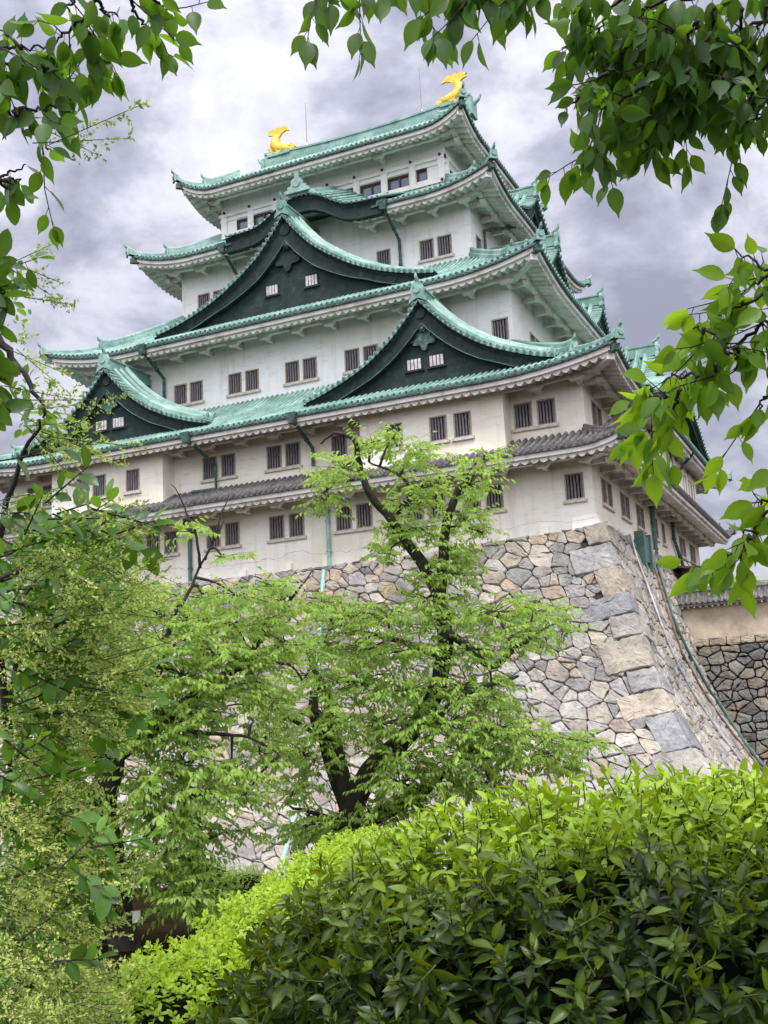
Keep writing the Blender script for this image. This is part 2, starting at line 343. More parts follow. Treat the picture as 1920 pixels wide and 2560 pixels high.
FR = lambda y: (lambda a, z: (a, -y, z))
RT = lambda x: (lambda a, z: (x, a, z))

# --- a barred window: frame > bars, sill (copied for every opening)
WW, WH = 0.80, 1.18
def make_window(w=WW, h=WH, sill=1.20, nb=5):
    m = MB(); d = 0.30; t = 0.07
    for a, b in (((-w/2-t, -0.035, -t), (-w/2, d, h+t)), ((w/2, -0.035, -t), (w/2+t, d, h+t)), ((-w/2, -0.035, h), (w/2, d, h+t)), ((-w/2, -0.035, -t), (w/2, d, 0))): m.box(a, b)
    m.mi = 1; m.poly([(-w/2, d-0.01, 0), (w/2, d-0.01, 0), (w/2, d-0.01, h), (-w/2, d-0.01, h)])
    o = m.build("window", [M_FRAME, M_VOID], CASTLE)
    b = MB(); bw = 0.085
    for i in range(nb):
        x = -w/2 + w*(i+0.5)/nb; b.box((x-bw/2, 0.06, 0.004), (x+bw/2, 0.15, h-0.004))
    ob = b.build("bars", M_BAR, o)
    s = MB(); s.box((-sill/2, -0.13, -t-0.15), (sill/2, -0.002, -t-0.003)); os_ = s.build("sill", M_SILL, o)
    return [o, ob, os_]
WPROTO = make_window()
WUSED = [False]
def place_window(loc, rz=0.0, label=None):
    if not WUSED[0]: o = WPROTO[0]; WUSED[0] = True
    else:
        o = WPROTO[0].copy(); COL.objects.link(o)
        for c in WPROTO[1:]:
            d = c.copy(); COL.objects.link(d); d.parent = o
    o.location = loc; o.rotation_euler = (0, 0, rz)
    if label: o['label'] = label
def openings(xs, z): return [(x-WW/2-0.03, x+WW/2+0.03, z-0.03, z+WH+0.03) for x in xs]

F1 = [-9.2, -7.59, -6.35, -3.5, -2.27, 0.57, 1.80, 4.65, 5.85, 8.75, 9.95, 13.05, 14.25, 17.13][1:]
F1 = [-7.59, -6.35, -3.5, -2.27, 0.57, 1.80, 4.65, 5.85, 8.75, 9.95, 11.85, 13.05, 17.13]
F2W = [-16.4, -15.2, -3.62, -2.4, 0.57, 1.74, 4.58, 14.86, 16.06]
F2R = [8.3, 10.73, 12.04]
F2L = [-11.70, -10.50, -8.12]
F3 = [-11.5, -7.64, -6.48, -3.72, -2.53, 0.21, 1.38, 4.12, 5.3, 8.0, 9.2, 13.05]
F4 = [-8.6, -7.4, -4.6, 4.58, 7.46, 8.62]
R1 = [-13.3, -12.1, -9.2, -8.1, -5.35, -4.3, -0.4, 1.9, 7.9, 9.1, 11.9, 13.0]
R2 = [-13.6, -12.5]; R3 = [-9.0, -7.9, 8.0, 9.0]; R4 = [-7.0, 6.9]
def do_wall(nm, items, holes_z):
    pass
Z1B, Z2W, Z3W, Z4W = 1.26, 5.26, 11.0, 18.62
for x in F1: place_window((x, -FB[1], Z1B))
for x in F2W: place_window((x, -FB[2], 5.18))
for x in F2R + F2L: place_window((x, -16.7, 4.92))
for x in F3: place_window((x, -FB[3], 11.02))
for x in F4: place_window((x, -FB[4], 18.64))
for y in R1: place_window((FA[1], y, 1.28), math.pi/2)
for y in R2: place_window((FA[2], y, 5.18), math.pi/2)
for y in R3: place_window((FA[3], y, 11.1), math.pi/2)
for y in R4: place_window((FA[4], y, 18.64), math.pi/2)

def storey(k, z0, z1, fh, rh, z0r=None):
    a, b = FA[k], FB[k]
    m, mat, par, nm = wall("wall", [(-a, a, z0, z1)], fh, FR(b))
    q, *_ = wall("wall", [(-b, b, z0 if z0r is None else z0r, z1)], rh, RT(a))
    off = len(m.v); m.v += q.v; m.f += [tuple(i+off for i in f) for f in q.f]; m.m += q.m; m.sm += q.sm
    m.poly([(-a, -b, z0), (-a, b, z0), (-a, b, z1), (-a, -b, z1)][::-1]); m.poly([(-a, b, z0), (a, b, z0), (a, b, z1), (-a, b, z1)])
    return m
m = storey(1, -1.1, 4.3, openings(F1, Z1B), openings(R1, 1.28), -0.6)
for x in [-15, -12.2, -9.6, -6.6, -3.9, -1.6, 1.2, 3.6, 5.9, 8.3, 11.0, 13.4, 15.5]:       # stubs at the foot of the wall
    m.box((x-0.24, -FB[1]-0.16, -0.75+0.02*x), (x+0.24, -FB[1]-0.002, -0.22+0.02*x))
for y in [-13.4, -10.8, -8, -5.3, -2.5, 0.2, 3, 5.8, 11.4, 13.6]: m.box((FA[1]+0.002, y-0.22, -0.25), (FA[1]+0.16, y+0.22, 0.3))
m.hexa([(16.9, -15.83, -0.42), (18.32, -15.83, -0.28), (18.32, -14.8, -0.28), (16.9, -14.8, -0.42), (16.9, -15.555, 0.32), (18.025, -15.555, 0.42), (18.025, -14.8, 0.42), (16.9, -14.8, 0.32)])
m.build("wall", M_PLAS, CASTLE)
m = storey(2, 4.0, 7.9, openings(F2W, 5.18), openings(R2, 5.18)); m.build("wall", M_PLAS, CASTLE)
m = storey(3, 9.2, 14.9, openings(F3, 11.02), openings(R3, 11.1)); m.build("wall", M_PLASW, CASTLE)
m = storey(4, 17.0, 22.5, openings(F4, 18.64), openings(R4, 18.64))
m.poly([(-4.6, -8.31, 22.3), (4.6, -8.31, 22.3), (2.9, -8.31, 22.7), (1.6, -8.31, 23.5), (-1.6, -8.31, 23.5), (-2.9, -8.31, 22.7)]); m.build("wall", M_PLASW, CASTLE)
# projecting bays under the paired gables of the second storey, and the one on the right flank
for (x0, x1, xs) in ((6.35, 14.2, F2R), (-14.0, -6.05, F2L)):
    m, mat, par, nm = wall("wall", [(x0, x1, 3.9, 7.5)], openings(xs, 4.92), FR(16.7))
    for x in (x0, x1): m.poly([(x, -16.7, 3.9), (x, -15.6, 3.9), (x, -15.6, 7.5), (x, -16.7, 7.5)])
    m.build("bay_wall", M_PLAS, CASTLE)
m = MB(); m.box((FA[2]+0.002, -8.0, 3.9), (19.05, 10.2, 7.35)); m.build("bay_wall", M_PLAS, CASTLE)
def slit(y, z): place_window((19.05, y, z), math.pi/2)
for y in (5.6, 7.6, 8.7): slit(y, 4.9)

# --- skirt roofs
def make_roof(aE, bE, aU, bU, ze, zt, lift, wa, wb, zsw, tile=M_COP, cap=M_CAPD, pan=M_PAN, pitch=0.335, rad=0.098, stepped=False, cut=None, hipcut=0.45, under=None, hk=1.0, arms=True):
    """one tier: eave rectangle (aE, bE) up to (aU, bU); wa, wb the wall below; cut = half width left open at the front eave"""
    DA, DB = aE-aU, bE-bU
    def side(k):
        if k == 0: return aE, bE, bU, DA, lambda s, o, z: (s, -o, z), wb
        if k == 1: return bE, aE, aU, DB, lambda s, o, z: (o, s, z), wa
        if k == 2: return aE, bE, bU, DA, lambda s, o, z: (-s, o, z), wb
        return bE, aE, aU, DB, lambda s, o, z: (-o, -s, z), wa
    g = lambda t: 0.80*t + 0.20*t*t
    def Lf(e): e = max(0.0, 1-e); return e*e
    roof = MB(); cp = MB()
    for k in range(4):
        E, O, U, D, P, wl = side(k)
        def pt(s, t, dz=0.0):
            e = (E-abs(s))/D; return P(s, O-(O-U)*t, ze+(zt-ze)*g(t)+lift*Lf(e)*(1-t)**1.5+dz)
        ns = int(2*E/0.7); ss = [-E + 2*E*i/ns for i in range(ns+1)]
        rows = []
        for s in ss:
            tm = min(1.0, (E-abs(s))/D); t0 = 0.42 if (cut and k == 0 and abs(s) < cut) else 0.0
            rows.append([pt(s, t0+(tm-t0)*j/8) for j in range(9)])
        roof.mi = 2; roof.smooth = True; roof.grid(rows); roof.mi = 0
        nr = int(2*E/pitch); roof.smooth = False
        for i in range(nr):
            s = -E + (i+0.5)*2*E/nr; tm = min(1.0, (E-abs(s))/D); t0 = -0.012
            if cut and k == 0 and abs(s) < cut: t0 = 0.40
            if tm < 0.06 or k == 2: continue
            n = 26 if stepped else 7
            b = len(roof.v); prof = [(-1, 0), (-0.75, 0.72), (0, 1.05), (0.75, 0.72), (1, 0)]
            lo = []
            for j in range(n):
                t = t0+(tm-t0)*j/(n-1)
                r = rad*(1.18 if (stepped and j % 2 == 0) else 1.0)
                tt = t if not (stepped and j % 2 == 0 and j) else t0+(tm-t0)*(j-0.94)/(n-1)
                p = pt(s, max(tt, 0.0)); out_ = 0.0 if tt >= 0 else -tt*(O-U)
                for (cx, cz) in prof:
                    q = P(s+cx*r, O-(O-U)*max(tt, 0)+out_, p[2]+cz*r*1.35+0.01); roof.v.append(q)
            for j in range(n-1):
                for c in range(4): roof.face((b+5*j+c, b+5*j+c+1, b+5*j+c+6, b+5*j+c+5))
            if t0 < 0.1:                               # round cap at the eave end
                ez = pt(s, 0)[2]+0.035; o1 = O+0.045
                ring = [(math.cos(2*math.pi*q/8)*rad*1.25, math.sin(2*math.pi*q/8)*rad*1.25) for q in range(8)]
                roof.mi = 0
                for q in range(8):
                    (x1, z1), (x2, z2) = ring[q], ring[(q+1) % 8]
                    roof.poly([P(s+x1, o1-0.09, ez+z1), P(s+x2, o1-0.09, ez+z2), P(s+x2, o1, ez+z2), P(s+x1, o1, ez+z1)])
                roof.poly([P(s+x*1.0, o1, ez+z) for x, z in ring])
                roof.mi = 1; roof.poly([P(s+x*0.68, o1+0.012, ez+z*0.68) for x, z in ring]); roof.mi = 0
        # eave edge: drip tiles under the caps
        roof.mi = 1
        for i in range(ns):
            sa, sb = ss[i], ss[i+1]
            if cut and k == 0 and abs((sa+sb)/2) < cut-0.3: continue
            pa, pb = pt(sa, 0), pt(sb, 0)
            roof.poly([P(sa, O, pa[2]-0.13), P(sb, O, pb[2]-0.13), P(sb, O, pb[2]-0.003), P(sa, O, pa[2]-0.003)])
            roof.poly([P(sa, O, pa[2]-0.13), P(sa*(1-0.3/E), O-0.3, pa[2]-0.10), P(sb*(1-0.3/E), O-0.3, pb[2]-0.10), P(sb, O, pb[2]-0.13)])
        roof.mi = 0
    R = roof.build("roof", [tile, cap, pan], CASTLE)
    # --- plastered eave: fascia band, scalloped rafters, purlin and bracket arms
    ev = MB(); d = aE-wa
    for k in range(4):
        if k == 2: continue
        E, O, U, D, P, wl = side(k); d = O-wl
        ez = lambda s: ze + lift*Lf((E-abs(s))/D)
        i0, i1 = 0.14, 0.30
        f0, f1 = -0.13, -0.36
        ns = int(2*E/0.5)
        cc = cut-1.9 if (cut and k == 0) else None
        for i in range(ns):
            sa, sb = -E+2*E*i/ns, -E+2*E*(i+1)/ns
            if cc and abs((sa+sb)/2) < cc: continue
            cl = lambda s, ins: max(-(E-ins), min(E-ins, s))
            a0, b0 = cl(sa, i0), cl(sb, i0); a1, b1 = cl(sa, i1+0.12), cl(sb, i1+0.12)
            za, zb = ez(sa), ez(sb)
            ev.poly([P(a0, O-i0, za+f1), P(b0, O-i0, zb+f1), P(b0, O-i0, zb+f0+0.03), P(a0, O-i0, za+f0+0.03)])
            ev.poly([P(a0, O-i0, za+f1), P(a1, O-i1-0.12, za+f1), P(b1, O-i1-0.12, zb+f1), P(b0, O-i0, zb+f1)])
        pit = 0.46; nsc = int(2*E/pit); per = 6; amp = 0.19
        cols = []
        for i in range(nsc*per+1):
            s = -E+2*E*i/(nsc*per); w = amp*(1-abs(math.sin(math.pi*i/per))**0.9)
            e_ = max(0.0, (E-abs(s)-i1)); dm = min(d-i1, e_)
            if cc and abs(s) < cc: cols.append(None); continue
            col = [P(max(-(E-i1), min(E-i1, s)), O-i1, ez(s)+f1+0.02)]
            for j in range(6):
                q = dm*j/5; sag = 0.62*q/(d-i1)
                lz = lift*Lf((E-abs(s))/D)*(1-q/(d-i1)*0.55)
                col.append(P(max(-(E-i1), min(E-i1, s)), O-i1-q, ze+lz+f1-0.24+w+sag))
            cols.append(col)
        run = []
        for c in cols+[None]:
            if c is None:
                if len(run) > 1: ev.grid(run)
                run = []
            else: run.append(c)
        # purlin near the wall with arms
        pz = ze+f1-0.20+0.30; qp = 0.95
        segs = [(-(wl_a := (E-d))-qp, wl_a+qp)] if not cc else [(-(E-d)-qp, -cc), (cc, (E-d)+qp)]
        for (s0, s1) in segs:
            n = 14; prev = None
            for i in range(n+1):
                s = s0+(s1-s0)*i/n; z = pz+lift*Lf((E-abs(s))/D)*0.55
                cur = [P(s, wl+qp+0.13, z-0.17), P(s, wl+qp-0.13, z-0.17), P(s, wl+qp-0.13, z+0.22), P(s, wl+qp+0.13, z+0.22)]
                if prev: ev.grid([prev+[prev[0]], cur+[cur[0]]])
                else: ev.poly(cur)
                prev = cur
            ev.poly(prev)
        na = max(2, int(round(2*(E-d)/2.06)))
        for i in range(na+1):
            s = -(E-d)+0.02+(2*(E-d)-0.04)*i/na
            if cc and abs(s) < cc: continue
            z = pz+lift*Lf((E-abs(s))/D)*0.55
            if arms or i % 3 == 0:
                ev.hexa([P(s-0.11, wl+0.01, z-0.34), P(s+0.11, wl+0.01, z-0.34), P(s+0.11, wl+qp+0.12, z-0.34), P(s-0.11, wl+qp+0.12, z-0.34),
                         P(s-0.11, wl+0.01, z-0.06), P(s+0.11, wl+0.01, z-0.06), P(s+0.11, wl+qp+0.12, z-0.06), P(s-0.11, wl+qp+0.12, z-0.06)])
                ev.hexa([P(s-0.26, wl+qp-0.15, z-0.38), P(s+0.26, wl+qp-0.15, z-0.38), P(s+0.26, wl+qp+0.15, z-0.38), P(s-0.26, wl+qp+0.15, z-0.38),
                         P(s-0.45, wl+qp-0.15, z-0.172), P(s+0.45, wl+qp-0.15, z-0.172), P(s+0.45, wl+qp+0.15, z-0.172), P(s-0.45, wl+qp+0.15, z-0.172)])
    # corner arms on the diagonal
    for sx in (-1, 1):
        for sy in (-1,):
            z = ze+f1+0.12+lift*0.5; c = np.array([sx*wa, sy*wb, z]); dg = np.array([sx*0.7071, sy*0.7071, 0]); nn = np.array([-dg[1], dg[0], 0])
            pa, pb = c, c+dg*(d*1.20)+np.array([0, 0, lift*0.22])
            ev.hexa([pa-nn*0.2-[0, 0, .42], pa+nn*0.2-[0, 0, .42], pb+nn*0.2-[0, 0, .36], pb-nn*0.2-[0, 0, .36], pa-nn*0.2, pa+nn*0.2, pb+nn*0.2, pb-nn*0.2])
    if not cut: ev.build("eave", M_EAVE, R)
    else:                                              # the eave is interrupted in front: a left and a right run
        for sgn in (-1, 1):
            e2 = MB(); ix = {}
            for f_ in ev.f:
                if (sum(ev.v[i][0] for i in f_) < 0) != (sgn < 0): continue
                nf = []
                for i in f_:
                    if i not in ix: ix[i] = len(e2.v); e2.v.append(ev.v[i])
                    nf.append(ix[i])
                e2.face(nf)
            e2.build("eave", M_EAVE, R)
    # hip ridges
    for sx in (-1, 1):
        for sy in (-1, 1):
            hp = MB(); dg = np.array([sx*DA, sy*DB, 0.0]); dg /= np.linalg.norm(dg); nn = np.array([-dg[1], dg[0], 0])
            def hpt(t): return np.array([sx*(aE-DA*t), sy*(bE-DB*t), ze+(zt-ze)*g(t)+lift*Lf(t)*(1-t)**1.5])
            for (t0, t1, w, h, zoff) in ((-0.035, hipcut, 0.17, 0.34, 0.0), (hipcut-0.06, 1.0, 0.19, 0.62*hk, 0.0)):
                prev = None; n = 12
                for i in range(n+1):
                    t = t0+(t1-t0)*i/n; p = hpt(max(t, 0)) - dg*min(t, 0)*-1*0 
                    if t < 0: p = hpt(0) + dg*(-t)*DA*1.2 + np.array([0, 0, 0.03])
                    up_ = 0.14*max(0, 1-(t-t0)/0.12)**2
                    cur = [p-nn*w, p-nn*w*1.0+[0, 0, h*0.42+up_], p-nn*w*0.62+[0, 0, h*0.5+up_], p-nn*w*0.62+[0, 0, h*0.82+up_], p-nn*w*0.3+[0, 0, h+up_], p+nn*w*0.3+[0, 0, h+up_], p+nn*w*0.62+[0, 0, h*0.82+up_], p+nn*w*0.62+[0, 0, h*0.5+up_], p+nn*w+[0, 0, h*0.42+up_], p+nn*w]
                    cur = [tuple(q) for q in cur]
                    if prev: hp.grid([prev, cur])
                    else: hp.poly(cur)
                    prev = cur
                hp.poly(prev)
                e = hpt(max(t0, 0)) + (dg*(-t0)*DA*1.2 if t0 < 0 else 0); e = np.asarray(e)+np.array([0, 0, h*0.55])
                # end tile: face plate with a disc and an upturned horn
                hp.hexa([e-nn*0.27+dg*0.02-[0, 0, .30], e+nn*0.27+dg*0.02-[0, 0, .30], e+nn*0.27+dg*0.13-[0, 0, .30], e-nn*0.27+dg*0.13-[0, 0, .30],
                         e-nn*0.20+dg*0.02+[0, 0, .26], e+nn*0.20+dg*0.02+[0, 0, .26], e+nn*0.20+dg*0.13+[0, 0, .26], e-nn*0.20+dg*0.13+[0, 0, .26]])
                hp.tube([e+dg*0.10+[0, 0, .02], e+dg*0.19+[0, 0, .02]], 0.15, 8)
                hp.tube([e-dg*0.25+[0, 0, .18], e+dg*0.05+[0, 0, .30], e+dg*0.22+[0, 0, .44], e+dg*0.28+[0, 0, .60]], [0.10, 0.10, 0.085, 0.05], 6)
            hp.build("hip_ridge", tile, R)
    # blackened hip corner beam ends
    for sx in (-1, 1):
        bm_ = MB(); dg = np.array([sx*0.7071, -0.7071, 0]); nn = np.array([-dg[1], dg[0], 0]); p = np.array([sx*aE, -bE, ze+lift-0.33]) - dg*0.42
        bm_.hexa([p-nn*0.14-[0, 0, .22], p+nn*0.14-[0, 0, .22], p+nn*0.14+dg*0.5-[0, 0, .22], p-nn*0.14+dg*0.5-[0, 0, .22], p-nn*0.14+[0, 0, .1], p+nn*0.14+[0, 0, .1], p+nn*0.14+dg*0.5+[0, 0, .1], p-nn*0.14+dg*0.5+[0, 0, .1]])
        bm_.build("corner_beam_end", M_CAPD, R)
    return R
T1 = make_roof(20.2, 17.75, FA[2]-0.05, FB[2]-0.05, 3.40, 4.50, 0.50, FA[1], FB[1], 3.4, tile=M_GT, cap=M_GT, pan=M_GT, pitch=0.34, rad=0.10, stepped=True, hk=0.6)
T2 = make_roof(20.25, 17.9, FA[3]-0.05, FB[3]-0.05, 7.22, 10.35, 0.80, FA[2], FB[2], 7.4)
T3 = make_roof(16.15, 14.85, FA[4]-0.05, FB[4]-0.05, 14.22, 18.12, 0.90, FA[3], FB[3], 14.5)
T4 = make_roof(12.7, 10.65, FA[5]-0.05, FB[5]-0.05, 21.72, 24.35, 0.95, FA[4], FB[4], 22.0, cut=5.35)

# --- top roof: hipped skirt below, gabled above
def make_top():
    aE, bE, ze, lift = 10.45, 8.5, 27.28, 1.15
    aU, bU, zt = 7.6, 5.0, 29.6
    R = make_roof(aE, bE, aU, bU, ze, zt, lift, FA[5], FB[5], 27.6, hipcut=0.5, arms=False)
    up_ = MB(); n = 8; zr = 32.55; bm = 0.2
    f = lambda t: zt-0.1 + (zr-zt+0.1)*(0.72*t+0.28*t*t)
    for sy in (-1, 1):
        rows = [[(x, sy*(5.1-5.0*j/n), f(j/n)+0.02) for j in range(n+1)] for x in np.linspace(-8.1, 8.1, 12)]
        up_.smooth = True; up_.grid(rows); up_.smooth = False
        for i in range(48):
            x = -8.0+16.0*i/47
            up_.tube([(x, sy*(5.1-5.0*j/n), f(j/n)+0.05) for j in range(n+1)], 0.085, 5, cap=False)
    for sx in (-1, 1): up_.mi = 1; up_.poly([(sx*7.7, -5, zt-0.2), (sx*7.7, 5, zt-0.2), (sx*7.7, 0, zr)]); up_.mi = 0
    up_.build("upper_roof", [M_COP, M_SHEET], R)
    rd = MB()
    def zc(x): return 0.42*(abs(x)/8.2)**2.4
    for (w, z0, z1) in ((0.36, -0.35, 0.30), (0.26, 0.30, 0.72), (0.33, 0.72, 0.86)):
        prev = None
        for x in np.linspace(-8.25, 8.25, 23):
            cur = [(x, -w, zr+z0+zc(x)), (x, w, zr+z0+zc(x)), (x, w, zr+z1+zc(x)), (x, -w, zr+z1+zc(x))]
            if prev: rd.grid([prev+[prev[0]], cur+[cur[0]]])
            else: rd.poly(cur)
            prev = cur
        rd.poly(prev)
    for sx in (-1, 1):
        rd.box((sx*8.3-0.12, -0.55, zr-0.4), (sx*8.3+0.12, 0.55, zr+0.75)); rd.tube([(sx*8.3, 0, zr+0.5), (sx*8.75, 0, zr+0.8), (sx*8.95, 0, zr+1.15)], [0.16, 0.12, 0.06], 6)
    rd.build("ridge", M_COP, R)
    return R, zr
T5, ZR = make_top()

# --- golden fish on the ridge, head down and tail up, facing each other
def fish(x0, sx):
    m = MB(); m.smooth = True; z0 = ZR+0.95
    P = lambda a, b, c: (x0 + sx*a*0.82, b*0.82, z0+c*0.82)            # a > 0 towards the middle of the ridge
    path = [(1.15, 0, 0.42), (0.95, 0, 0.40), (0.60, 0, 0.42), (0.15, 0, 0.48), (-0.30, 0, 0.72), (-0.52, 0, 1.10), (-0.50, 0, 1.50), (-0.36, 0, 1.84), (-0.25, 0, 2.05)]
    rad = [0.13, 0.33, 0.47, 0.50, 0.48, 0.44, 0.38, 0.28, 0.22]
    m.tube([P(*p) for p in path], rad, 10); m.smooth = False
    tail = [(-0.42, 1.85), (-0.75, 2.10), (-1.02, 2.18), (-0.92, 2.34), (-1.06, 2.48), (-0.80, 2.52), (-0.66, 2.66), (-0.42, 2.55), (-0.22, 2.70), (0.02, 2.58), (0.36, 2.64), (0.62, 2.44), (0.78, 2.12), (0.50, 2.22), (0.18, 2.10), (0.02, 1.92), (-0.12, 1.72)]
    m.prism([(-0.2+(a+0.2)*1.25, 1.75+(b-1.75)*1.15) for a, b in tail], lambda a, b, d: P(a, d, b), -0.09, 0.09)
    back = [(-0.62, 0.55), (-0.95, 0.62), (-0.82, 0.85), (-1.0, 1.0), (-0.82, 1.16), (-0.96, 1.34), (-0.72, 1.50), (-0.80, 1.66), (-0.52, 1.72), (-0.3, 1.2)]
    m.prism(back, lambda a, b, d: P(a, d, b), -0.06, 0.06)
    low = [(-0.55, 0.95), (-0.92, 0.92), (-1.18, 0.72), (-0.98, 0.66), (-1.12, 0.48), (-0.80, 0.38), (-0.55, 0.2), (-0.1, 0.3)]
    m.prism(low, lambda a, b, d: P(a, d, b), -0.30, 0.30)
    for sy in (-1, 1):
        fin = [(0.55, 0.30), (0.20, 0.10), (-0.15, -0.06), (-0.35, 0.10), (-0.15, 0.22), (-0.30, 0.38), (0.0, 0.46), (0.35, 0.55)]
        m.prism(fin, lambda a, b, d: P(a, sy*(0.44+d), b), -0.06, 0.08)
        m.smooth = True; m.ball(P(0.95, sy*0.22, 0.62), 0.13); m.ball(P(0.70, sy*0.30, 0.55), 0.15); m.smooth = False
    snout = [(0.95, 0.20), (1.45, 0.22), (1.62, 0.40), (1.52, 0.62), (1.20, 0.78), (0.9, 0.72)]
    m.prism(snout, lambda a, b, d: P(a, d, b), -0.24, 0.24)
    base = MB(); base.box((x0-0.95, -0.42, ZR+0.80), (x0+0.95, 0.42, ZR+1.06))
    o = m.build("golden_fish", M_GOLD, CASTLE); base.build("plinth", M_COP, o)
for sx in (-1, 1): fish(sx*7.0, -sx)
for x in (-4.75, 4.5):
    m = MB(); m.tube([(x, 0, ZR+0.8), (x, 0, ZR+1.3), (x, 0, ZR+1.35), (x, 0, ZR+4.6)], [0.22, 0.06, 0.035, 0.02], 6); m.build("lightning_rod", M_ROD, CASTLE)

# --- top storey: posts, rails, nail covers, glazed windows
m = storey(5, 23.6, 28.4, [(x-0.78, x+0.78, 24.80, 25.62) for x in (5.07, 3.1, 1.1, -0.95, -3.0, -5.0)] + [(6.3, 7.05, 24.86, 25.66), (-7.1, -6.1, 24.86, 25.6)], [(-5.6, -4.4, 24.86, 25.6), (-1.4, 1.4, 24.86, 25.6)])
b = FB[5]; a = FA[5]
for x in (-8.06, -5.95, -4.0, -2.0, 0.0, 2.1, 4.08, 6.05, 8.06):
    m.box((x-0.22, -b-0.12, 24.55), (x+0.22, -b-0.003, 26.0))
m.box((-a-0.14, -b-0.15, 26.0), (a+0.14, -b-0.003, 26.20)); m.box((-a-0.2, -b-0.20, 24.36), (a+0.2, -b-0.003, 24.55))
m.box((-a-0.10, -b-0.10, 25.66), (a+0.10, -b-0.004, 25.76)); m.box((-a-0.14, -b-0.14, 23.9), (a+0.14, -b-0.004, 24.06))
for y in (-6.1, -3.0, 0, 3.0, 6.1): m.box((a+0.003, y-0.2, 24.55), (a+0.12, y+0.2, 26.0))
m.box((a+0.004, -b-0.15, 26.0), (a+0.15, b, 26.20)); m.box((a+0.004, -b-0.2, 24.36), (a+0.2, b, 24.55))
m.build("wall", M_PLASW, CASTLE)
def glazed(x0, x1, z0, z1, y):
    g = MB(); g.poly([(x0, y+0.22, z0), (x1, y+0.22, z0), (x1, y+0.22, z1), (x0, y+0.22, z1)]); o = g.build("glazed_window", M_GLASS, CASTLE)
    f = MB(); t = 0.08
    f.box((x0, y+0.08, z0), (x1, y+0.2, z0+t)); f.box((x0, y+0.08, z1-t), (x1, y+0.2, z1))
    for x in (x0, x1-t): f.box((x, y+0.08, z0+t), (x+t, y+0.2, z1-t))
    if x1-x0 > 1.0: f.box(((x0+x1)/2-0.05, y+0.07, z0+t), ((x0+x1)/2+0.05, y+0.19, z1-t))
    f.build("frame", M_BROWN, o)
for x in (5.07, 3.1, 1.1, -0.95, -3.0, -5.0): glazed(x-0.78, x+0.78, 24.80, 25.62, -b)
glazed(6.3, 7.05, 24.86, 25.66, -b); glazed(-7.1, -6.1, 24.86, 25.6, -b)
for x in (-8.0, -6.0, -4.0, -2, 0, 2.0, 4.0, 6.0, 8.0):
    m = MB(); m.smooth = True; m.ball((x, -b-0.16, 26.27), 0.11, 8, 4); m.build("nail_cover", M_KNOB, CASTLE)
for x in (8.1, 4.3, 2.1): m = MB(); m.smooth = True; m.ball((x, -b-0.2, 24.5), 0.11, 8, 4); m.build("nail_cover", M_KNOB, CASTLE)

